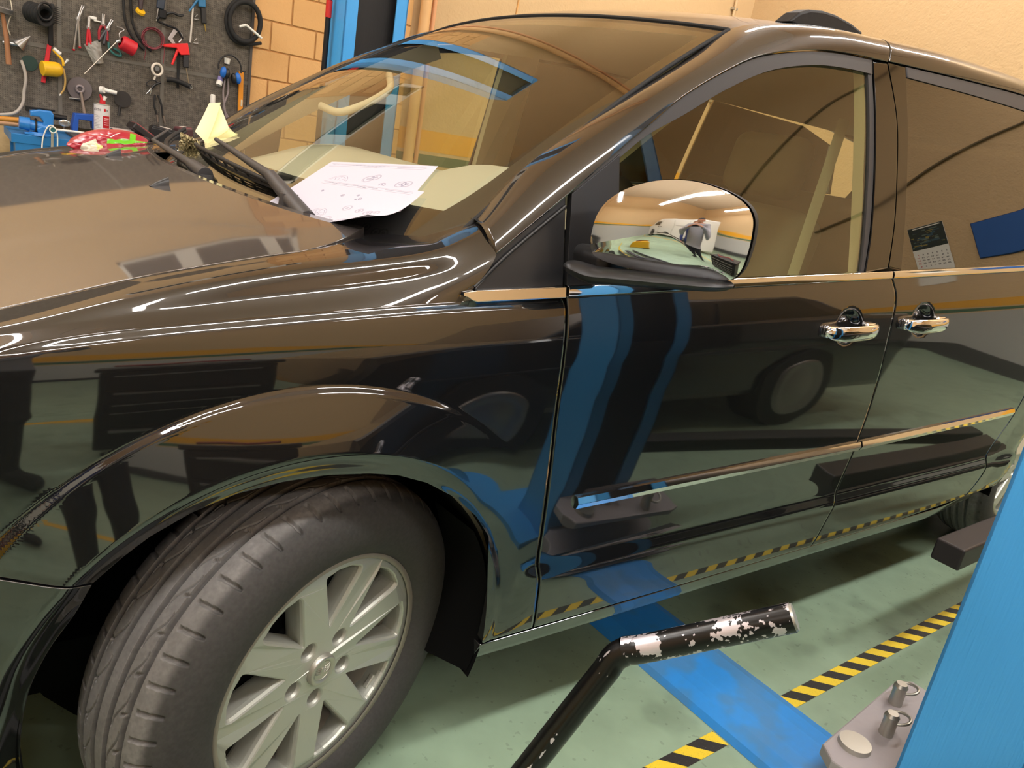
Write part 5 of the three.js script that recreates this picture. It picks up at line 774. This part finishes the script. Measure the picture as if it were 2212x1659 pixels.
  sheet([[0.555, 0.003], [0.847, 0.037], [0.885, -0.125], [0.60, -0.15]], 0.008, page(1), 'white printed sheet with wheel drawings, lying on top of the other sheet', 0.05);
}
// trolley jack; only its bent handle reaches into view
{
  const j = thing('trolley_jack', 'trolley jack with a bent black handle whose paint is chipped', 'jack', null, [0, 0, 0]);
  const f1 = fbm(101), f2 = fbm(102);
  const spots = (th) => (u, v) => 0.72 * f1(u, v, 14, 4) + 0.28 * f2(u, v, 60, 2) > th ? 1 : 0, hi = spots(0.52), lo = spots(0.735);
  const cm = (f) => dataTex(512, (u, v) => (f(u, v) ? [0.80, 0.78, 0.80] : [0.035, 0.035, 0.038]), true), mm = (f) => dataTex(512, (u, v) => { const c = f(u, v); return [0, c ? 0.34 : 0.28, c ? 0.6 : 0]; });
  const chip = cm(hi), chipM = mm(hi), fewMap = cm(lo), fewM = mm(lo);
  const pts = [[0.012, 0.113, 1.262], [0.164, 0.473, 1.332], [0.240, 0.652, 1.368], [0.2515, 0.679, 1.374], [0.266, 0.692, 1.392], [0.377, 0.808, 1.531]];
  const crv = new THREE.CatmullRomCurve3(pts.map(v3), false, 'centripetal', 0.3), sub = (a, b, n) => new THREE.CatmullRomCurve3(lin(n, a, b).map((k) => crv.getPointAt(k)));
  const bar = (a, b, n) => { const g = new THREE.TubeGeometry(sub(a, b, 30), n, 0.0195, 28, false), uv = g.attributes.uv; for (let i = 0; i < uv.count; i++) { const k = uv.getX(i); uv.setXY(i, uv.getY(i) * 0.5, k * 1.0); } return g; };
  mesh('handle', bar(0, 0.735, 100), std(0xffffff, 1, 1, { map: fewMap, roughnessMap: fewM, metalnessMap: fewM }), j, 'black painted tube with small chips');
  mesh('handle_grip', bar(0.73, 1, 80), std(0xffffff, 1, 1, { map: chip, roughnessMap: chipM, metalnessMap: chipM }), j, 'bent tube end with badly chipped black paint');
  const e = v3(pts[5]), d = e.clone().sub(v3(pts[4])).normalize(), e2 = e.clone().addScaledVector(d, -0.006);
  mesh('handle_end', cyl(0.0192, 0.0175, e2.toArray(), e.clone().addScaledVector(d, 0.003).toArray(), 24), M.zinc, j);
  mesh('socket', cyl(0.03, 0.028, [-0.01, 0.07, 1.25], [0.03, 0.16, 1.27], 20), std(0x1c1c1e, 0.5), j);
  mesh('chassis', merge([rbox(0.62, 0.09, 0.03, 0.01, -0.32, 0.085, 1.13), rbox(0.62, 0.09, 0.03, 0.01, -0.32, 0.085, 1.37), rbox(0.2, 0.05, 0.24, 0.01, -0.1, 0.08, 1.25)]), std(0x1c1c1e, 0.5), j);
  for (const [x, z] of [[-0.55, 1.13], [-0.55, 1.37], [-0.05, 1.14], [-0.05, 1.36]]) mesh('caster', cyl(0.04, 0.04, [x, 0.04, z - 0.016], [x, 0.04, z + 0.016], 20), M.darkMetal, j);
  mesh('lift_arm', place(rbox(0.4, 0.04, 0.06, 0.01, 0, 0, 0), [-0.35, 0.13, 1.25], 0, 0, -0.08), std(0x1c1c1e, 0.5), j);
}
// ---------------------------------------------------------------- what the paint, chrome and glass mirror from the rest of the hall
// bodies: tapered capsules joined by a smooth minimum, meshed on a grid
function fieldMesh(bones, lo, size, res, k) {
  const mc = new MarchingCubes(res, new THREE.MeshBasicMaterial(), false, false, 200000), F = mc.field, n = res;
  for (let z = 0; z < n; z++) for (let y = 0; y < n; y++) for (let x = 0; x < n; x++) {
    const p = [lo[0] + size * x / (n - 1), lo[1] + size * y / (n - 1), lo[2] + size * z / (n - 1)]; let s = 0, best = 9;
    for (const b of bones) {
      const d0 = [p[0] - b.a[0], p[1] - b.a[1], p[2] - b.a[2]], ab = [b.b[0] - b.a[0], b.b[1] - b.a[1], b.b[2] - b.a[2]], L = ab[0] * ab[0] + ab[1] * ab[1] + ab[2] * ab[2];
      const t = L ? clamp((d0[0] * ab[0] + d0[1] * ab[1] + d0[2] * ab[2]) / L, 0, 1) : 0, sx = b.sx || 1, sz = b.sz || 1;
      const d = Math.hypot((d0[0] - ab[0] * t) / sx, d0[1] - ab[1] * t, (d0[2] - ab[2] * t) / sz) - lerp(b.r0, b.r1, t);
      if (d < best) best = d; s += Math.exp(-Math.min(d, 0.5) / k);
    }
    F[z * n * n + y * n + x] = -Math.min(best, -k * Math.log(s));
  }
  mc.isolation = 0; mc.update();
  const c = mc.count, P = new Float32Array(c * 3), N = new Float32Array(c * 3), half = n / 2;
  for (let i = 0; i < c; i++) for (let a = 0; a < 3; a++) { const gi = (mc.positionArray[i * 3 + a] * half) + half; P[i * 3 + a] = lo[a] + size * gi / (n - 1); N[i * 3 + a] = mc.normalArray[i * 3 + a]; }
  const g = new THREE.BufferGeometry(); g.setAttribute('position', new THREE.BufferAttribute(P, 3)); g.setAttribute('normal', new THREE.BufferAttribute(N, 3)); g.computeVertexNormals(); return g;
}
function person(label, pos, turn, J, C) {
  const t = thing('person', label, 'person', null, pos, turn), B = (a, b, r0, r1, o = {}) => ({ a, b, r0, r1, ...o }), bones = [];
  bones.push(B([0, 1.36, -0.01], [0, 1.12, 0], 0.125, 0.13, { sx: 1.28 }), B([0, 1.12, 0], [0, 0.94, -0.01], 0.13, 0.135, { sx: 1.2 }), B([0, 1.40, -0.01], [0, 1.52, 0.01], 0.062, 0.056));
  for (const s of [-1, 1]) {
    const e = J[s > 0 ? 'elbowL' : 'elbowR'], w = J[s > 0 ? 'wristL' : 'wristR'];
    bones.push(B([s * 0.10, 1.40, -0.01], [s * 0.185, 1.385, -0.01], 0.075, 0.072), B([s * 0.185, 1.385, -0.01], e, 0.066, 0.052), B(e, w, 0.052, 0.036));
    bones.push(B([s * 0.085, 0.92, -0.01], [s * 0.10, 0.50, 0.015], 0.098, 0.068), B([s * 0.10, 0.50, 0.015], [s * 0.105, 0.10, -0.015], 0.065, 0.046), B([s * 0.105, 0.055, -0.03], [s * 0.125, 0.045, 0.15], 0.046, 0.038));
  }
  const body = fieldMesh(bones, [-0.95, -0.05, -0.95], 1.9, 112, 0.016), p = body.attributes.position, col = new Float32Array(p.count * 3);
  for (let i = 0; i < p.count; i++) { const y = p.getY(i), r = Math.hypot(p.getX(i), p.getZ(i)); const c = y < 0.105 ? C.shoe : y < 0.93 ? C.legs : y > 1.455 && r < 0.12 ? C.skin : C.top; col.set([c.r, c.g, c.b], i * 3); }
  body.setAttribute('color', new THREE.BufferAttribute(col, 3));
  mesh('body', body, new THREE.MeshStandardMaterial({ vertexColors: true, roughness: 0.85, side: THREE.DoubleSide }), t);
  const skin = new THREE.MeshStandardMaterial({ color: C.skin, roughness: 0.6 }), hairM = new THREE.MeshStandardMaterial({ color: C.hair, roughness: 0.8 });
  const hb = [B([0, 1.66, 0.0], [0, 1.63, 0.0], 0.085, 0.083, { sx: 0.9, sz: 1.1 }), B([0, 1.57, 0.03], [0, 1.56, 0.045], 0.052, 0.045), B([0, 1.62, 0.09], [0, 1.595, 0.107], 0.010, 0.013), B([-0.03, 1.648, 0.078], [0.03, 1.648, 0.078], 0.012, 0.012), B([0, 1.52, 0.0], [0, 1.56, 0.01], 0.052, 0.052), B([-0.02, 1.562, 0.085], [0.02, 1.562, 0.085], 0.007, 0.007)];
  for (const s of [-1, 1]) hb.push(B([s * 0.08, 1.635, -0.005], [s * 0.083, 1.60, -0.005], 0.014, 0.010, { sx: 0.6 }));
  const tilt = (g) => { g.translate(0, -1.5, 0).rotateX(J.nod || 0).translate(0, 1.5, 0.0); return g; };
  const head = group('head', t); mesh('face', tilt(fieldMesh(hb, [-0.16, 1.46, -0.16], 0.32, 72, 0.012)), skin, head);
  mesh('hair', tilt(fieldMesh([B([0, 1.685, -0.012], [0, 1.655, -0.025], 0.088, 0.088, { sx: 0.92, sz: 1.06 }), B([-0.06, 1.60, -0.05], [0.06, 1.60, -0.05], 0.035, 0.035)], [-0.16, 1.5, -0.18], 0.32, 60, 0.01)), hairM, head);
  for (const s of [-1, 1]) mesh('eye', tilt(sph(0.010, s * 0.031, 1.63, 0.078, 1, 0.7, 0.7, 10)), std(0x1a1512, 0.3), head);
  for (const s of [-1, 1]) {                                               // palm, four fingers of unequal length, thumb from the side of the palm
    const w = v3(J[s > 0 ? 'wristL' : 'wristR']), fw = v3(J.hand).setX(J.hand[0] * s).normalize(), sd = v3(J.across).setX(J.across[0] * s).normalize(), cu = v3(J.curl).setX(J.curl[0] * s).normalize(), at = (a, b, c) => w.clone().addScaledVector(fw, a).addScaledVector(sd, b).addScaledVector(cu, c).toArray(), fb = [];
    fb.push(B(at(0.0, 0, 0), at(0.03, 0, 0), 0.027, 0.022), B(at(0.03, -0.022, 0), at(0.085, -0.026, 0), 0.014, 0.013), B(at(0.03, 0.0, 0), at(0.09, 0.0, 0), 0.017, 0.014), B(at(0.03, 0.02, 0), at(0.085, 0.024, 0), 0.014, 0.013));
    [[-0.032, 0.066], [-0.0105, 0.078], [0.0105, 0.073], [0.031, 0.057]].forEach(([o, L]) => { const a = at(0.088, o, 0), b = at(0.088 + L * 0.5, o * 1.05, L * 0.12), c = at(0.088 + L * 0.78, o * 1.05, L * 0.42), d = at(0.088 + L * 0.84, o, L * 0.68); fb.push(B(a, b, 0.0095, 0.009), B(b, c, 0.009, 0.0082), B(c, d, 0.0082, 0.0072)); });
    fb.push(B(at(0.025, -0.028, 0.006), at(0.055, -0.055, 0.016), 0.013, 0.011), B(at(0.055, -0.055, 0.016), at(0.085, -0.062, 0.034), 0.0105, 0.009));
    const c = at(0.08, 0, 0.02); mesh('hand', fieldMesh(fb, [c[0] - 0.125, c[1] - 0.125, c[2] - 0.125], 0.25, 76, 0.004), skin, t);
  }
  return t;
}
{
  const C = (h) => new THREE.Color(h), fx = 0.62, fz = -0.785;
  const ph = person('person in a light grey hoodie photographing the minivan with a phone', [-0.488 - fx * 0.425, 0, 1.966 - fz * 0.425], Math.atan2(fx, fz), { elbowL: [0.27, 1.16, 0.10], elbowR: [-0.27, 1.16, 0.10], wristL: [0.13, 1.285, 0.30], wristR: [-0.13, 1.285, 0.30], hand: [-0.35, 0.45, 0.65], across: [0.5, -0.75, 0.2], curl: [-0.9, 0.0, 0.1], nod: 0.35 }, { top: C(0x9a9aa0), legs: C(0x16181f), shoe: C(0x1a1a1a), skin: C(0xb88468), hair: C(0x2a2522) });
  void ph;
  const phone = thing('phone', 'black phone held up in both hands of the grey hoodie person', 'phone', null, [-0.488 - fx * 0.045, 1.331, 1.966 - fz * 0.045], Math.atan2(fx, fz));
  mesh('phone_body', rbox(0.15, 0.074, 0.008, 0.003, 0, 0, -0.004), M.satinBlack, phone); mesh('lens_bump', rbox(0.03, 0.03, 0.002, 0.001, 0.05, 0.015, 0.001), M.glossBlack, phone);
  person('person in blue work clothes standing behind the photographer', [-1.55, 0, 2.85], 2.2, { elbowL: [0.27, 1.12, -0.02], elbowR: [-0.27, 1.12, -0.02], wristL: [0.28, 0.88, 0.07], wristR: [-0.28, 0.88, 0.07], hand: [0.03, -0.95, 0.25], across: [-0.1, 0.1, -1], curl: [-1, -0.1, 0.1], nod: 0.1 }, { top: C(0x1c2c63), legs: C(0x18203c), shoe: C(0x151515), skin: C(0xb27f66), hair: C(0x3a2c22) });
  // yellow starter box with coiled leads
  const y = thing('starter_box', 'yellow metal battery starter box with leads coiled on top', 'starter box', null, [-1.15, 0, 1.62], 0.3);
  mesh('cabinet', rbox(0.34, 0.52, 0.3, 0.01, 0, 0.30, 0), std(0xd0a012, 0.5), y, 'yellow cabinet'); mesh('front_plate', rbox(0.28, 0.16, 0.01, 0.004, 0, 0.44, -0.153), black, y);
  for (const x of [-0.14, 0.14]) mesh('wheel', cyl(0.05, 0.05, [x, 0.05, 0.1], [x + 0.03, 0.05, 0.1], 16), M.rubber, y);
  for (let k = 0; k < 4; k++) mesh('lead', place(new THREE.TorusGeometry(0.09 + k * 0.012, 0.009, 8, 30).rotateX(Math.PI / 2), [0.02 * k - 0.03, 0.575 + k * 0.014, 0.01 * k], 0.12 * k - 0.2, 0, 0.1 * k), k % 2 ? std(0x7a1c1c, 0.5) : M.rubber, y);
  // white van
  const van = thing('delivery_van', 'white delivery van with a black rubbing strip across the hall', 'van', null, [-7.9, 0, 4.0]);
  const wm = phys(0xd9d8d4, 0.35, { clearcoat: 0.6, clearcoatRoughness: 0.1 });
  mesh('van_body', extrude([[0.1, 0.32], [0.0, 0.6], [0.04, 1.02], [0.55, 1.2], [1.1, 1.95], [1.5, 2.28], [5.3, 2.32], [5.42, 2.2], [5.45, 0.4], [5.38, 0.3]], 1.84, 0.04).translate(0, 0, 0.04), wm, van, 'white painted body');
  mesh('windscreen', extrude([[0.62, 1.26], [1.09, 1.9], [1.12, 1.88], [0.66, 1.25]], 1.6, 0.004).translate(-0.06, 0.04, 0.16), M.glossBlack, van);
  mesh('cab_window', extrude([[0.85, 1.3], [1.22, 1.85], [1.75, 1.85], [1.75, 1.28]], 0.01, 0.004).translate(0, 0, -0.012), M.glossBlack, van);
  for (const [a, b] of [[1.55, 4.0], [4.5, 5.4]]) mesh('rubbing_strip', rbox(b - a, 0.13, 0.03, 0.01, (a + b) / 2, 0.55, -0.005), M.matteBlack, van, 'black rubbing strip');
  for (const x of [1.85, 3.2, 4.5]) mesh('panel_gap', box(0.012, 1.5, 0.004, x, 1.35, -0.002), M.rubber, van);
  mesh('door_rail', rbox(1.9, 0.03, 0.012, 0.004, 4.3, 1.42, -0.004), M.matteBlack, van);
  for (const x of [1.7, 2.02]) mesh('van_handle', rbox(0.1, 0.14, 0.02, 0.01, x, 1.12, -0.006), M.matteBlack, van);
  for (const x of [1.0, 4.45]) { mesh('van_wheel', cyl(0.34, 0.34, [x, 0.34, -0.01], [x, 0.34, 0.22], 36), M.rubber, van); mesh('van_rim', lathe([[0, 0.02], [0.08, 0.03], [0.16, 0.01], [0.2, 0.02], [0.205, 0.0]], 30).rotateX(-Math.PI / 2).translate(x, 0.34, -0.012), M.rimDirty, van); mesh('arch_trim', new THREE.TorusGeometry(0.40, 0.03, 8, 30, Math.PI).translate(x, 0.34, -0.0), M.matteBlack, van); }
  // tool trolley beside the photographer
  const tt = thing('tool_trolley', 'black tool trolley with drawers standing beside the photographer', 'tool trolley', null, [-0.06, 0, 2.72]);
  mesh('trolley_body', rbox(0.62, 0.72, 0.42, 0.015, 0, 0.50, 0), M.satinBlack, tt); mesh('trolley_tray', rbox(0.66, 0.04, 0.46, 0.01, 0, 0.88, 0), M.matteBlack, tt);
  for (let k = 0; k < 5; k++) { mesh('drawer', rbox(0.57, 0.115, 0.02, 0.006, 0, 0.235 + k * 0.128, -0.212), M.matteBlack, tt); mesh('drawer_handle', rbox(0.5, 0.015, 0.015, 0.005, 0, 0.28 + k * 0.128, -0.226), M.steel, tt); }
  for (const x of [-0.26, 0.26]) for (const z of [-0.17, 0.17]) mesh('caster', cyl(0.05, 0.05, [x - 0.015, 0.05, z], [x + 0.015, 0.05, z], 18), M.rubber, tt);
  const hs = thing('red_hose', 'red air hose lying over the black tool trolley', 'hose', null, [-0.06, 0.91, 2.72]); mesh('hose_body', tube([[-0.25, 0.012, 0.05], [-0.1, 0.012, -0.12], [0.05, 0.012, 0.08], [0.22, 0.012, -0.1]], 0.01, 40, 8), std(0x8c2a28, 0.5), hs);
  // dark saloon parked alongside
  const sal = thing('dark_saloon', 'dark saloon car with a silver wheel cover parked past the lift post', 'car', null, [0, 0, 0]);
  const dp = phys(0x0b0c0e, 0.3, { clearcoat: 1, clearcoatRoughness: 0.03 });
  mesh('saloon_body', extrude([[0.5, 0.3], [0.42, 0.62], [0.52, 0.82], [1.25, 0.98], [2.9, 1.02], [3.9, 1.0], [4.05, 0.85], [4.1, 0.5], [4.0, 0.28]], 1.56, 0.05).translate(0, 0, 2.2), dp, sal);
  mesh('saloon_cabin', extrude([[1.25, 0.98], [1.75, 1.36], [2.05, 1.42], [3.0, 1.42], [3.55, 1.03]], 1.36, 0.04).translate(0, 0, 2.3), dp, sal);
  for (const w of [[[1.5, 1.04], [1.86, 1.34], [2.28, 1.36], [2.28, 1.04]], [[2.36, 1.04], [2.36, 1.36], [2.95, 1.36], [3.3, 1.05]]]) mesh('saloon_window', extrude(w, 0.012, 0.003).translate(0, 0.02, 2.25), std(0x3a3626, 0.15), sal);
  mesh('saloon_trim', merge([rbox(3.3, 0.025, 0.012, 0.004, 2.3, 0.62, 2.145), rbox(2.2, 0.015, 0.01, 0.003, 2.4, 1.015, 2.15)]), std(0x4a4a4c, 0.3, 0.5), sal);
  for (const x of [1.05, 3.1]) { mesh('saloon_tyre', cyl(0.30, 0.30, [x, 0.30, 2.12], [x, 0.30, 2.32], 40), M.rubber, sal); mesh('wheel_cover', lathe([[0, 0.012], [0.09, 0.012], [0.105, 0.0], [0.15, 0.006], [0.185, 0.02], [0.2, 0.0]], 40).rotateX(-Math.PI / 2).translate(x, 0.30, 2.115), std(0x9a9692, 0.35, 0.6), sal, 'silver wheel cover'); }
  // wall calendars, blue notice, sagging cables
  const cal = (name, w, h, label, p, ry, dark) => {
    const tx = canvasTex(256, 448, (g) => { g.fillStyle = dark; g.fillRect(0, 0, 256, 200); reseed(55); for (let i = 0; i < 60; i++) { g.fillStyle = ['#35505a', '#1a2226', '#5b6b62', '#8a7a3a'][i % 4]; g.fillRect(rnd() * 256, 30 + rnd() * 140, 10 + rnd() * 50, 3 + rnd() * 14); } g.fillStyle = '#e8e4da'; g.fillRect(20, 8, 200, 8); g.fillRect(0, 200, 256, 248); g.fillStyle = '#2a2a2a'; g.font = 'bold 20px sans-serif'; for (let r = 0; r < 5; r++) for (let c = 0; c < 7; c++) { g.fillStyle = c === 6 ? '#c02020' : '#303030'; g.fillText(String(1 + ((r * 7 + c) % 31)), 14 + c * 34, 258 + r * 34); } });
    const c = thing(name, label, 'calendar', null, p, ry);
    mesh('back_card', box(w, h, 0.004, 0, 0, 0.002), white, c); mesh('print', new THREE.PlaneGeometry(w - 0.004, h - 0.004).translate(0, 0, 0.0055), std(0xffffff, 0.6, 0, { map: tx }), c, 'calendar print');
  };
  cal('wall_calendar', 0.24, 0.50, 'hanging wall calendar with a dark picture, seen through the cabin', [3.86, 1.54, WZ + 0.004], 0, '#1c2022');
  cal('wall_calendar', 0.34, 0.62, 'wall calendar on the rear wall mirrored in the sliding door glass', [X1 - 0.004, 2.3, 3.48], -Math.PI / 2, '#20281f');
  const nb = thing('notice_board', 'plain blue notice board on the rear wall', 'notice board', null, [X1 - 0.004, 2.27, 2.62], -Math.PI / 2);
  mesh('board_face', rbox(0.9, 0.42, 0.02, 0.004, 0, 0, 0.012), std(0x14539a, 0.5), nb); mesh('board_frame', rbox(0.92, 0.44, 0.012, 0.004, 0, 0, 0.006), std(0x103a6c, 0.5), nb);
  const cab = (pts, label) => tag(mesh('wall_cable', tube(pts, 0.014, 40, 8), std(0x6a5a40, 0.6)), label, 'cable', 'cables along the rear wall');
  cab([[X1 - 0.02, 3.0, 6.4], [X1 - 0.02, 3.9, 5.2], [X1 - 0.02, 4.5, 3.9], [X1 - 0.02, 4.62, 3.0]], 'dark cable sagging high along the rear wall');
  cab([[X1 - 0.02, 2.9, 4.6], [X1 - 0.02, 3.0, 3.9], [X1 - 0.02, 3.25, 3.1], [X1 - 0.02, 3.5, 1.5]], 'dark cable rising above the wall calendar on the rear wall');
}
renderer.render(scene, camera);
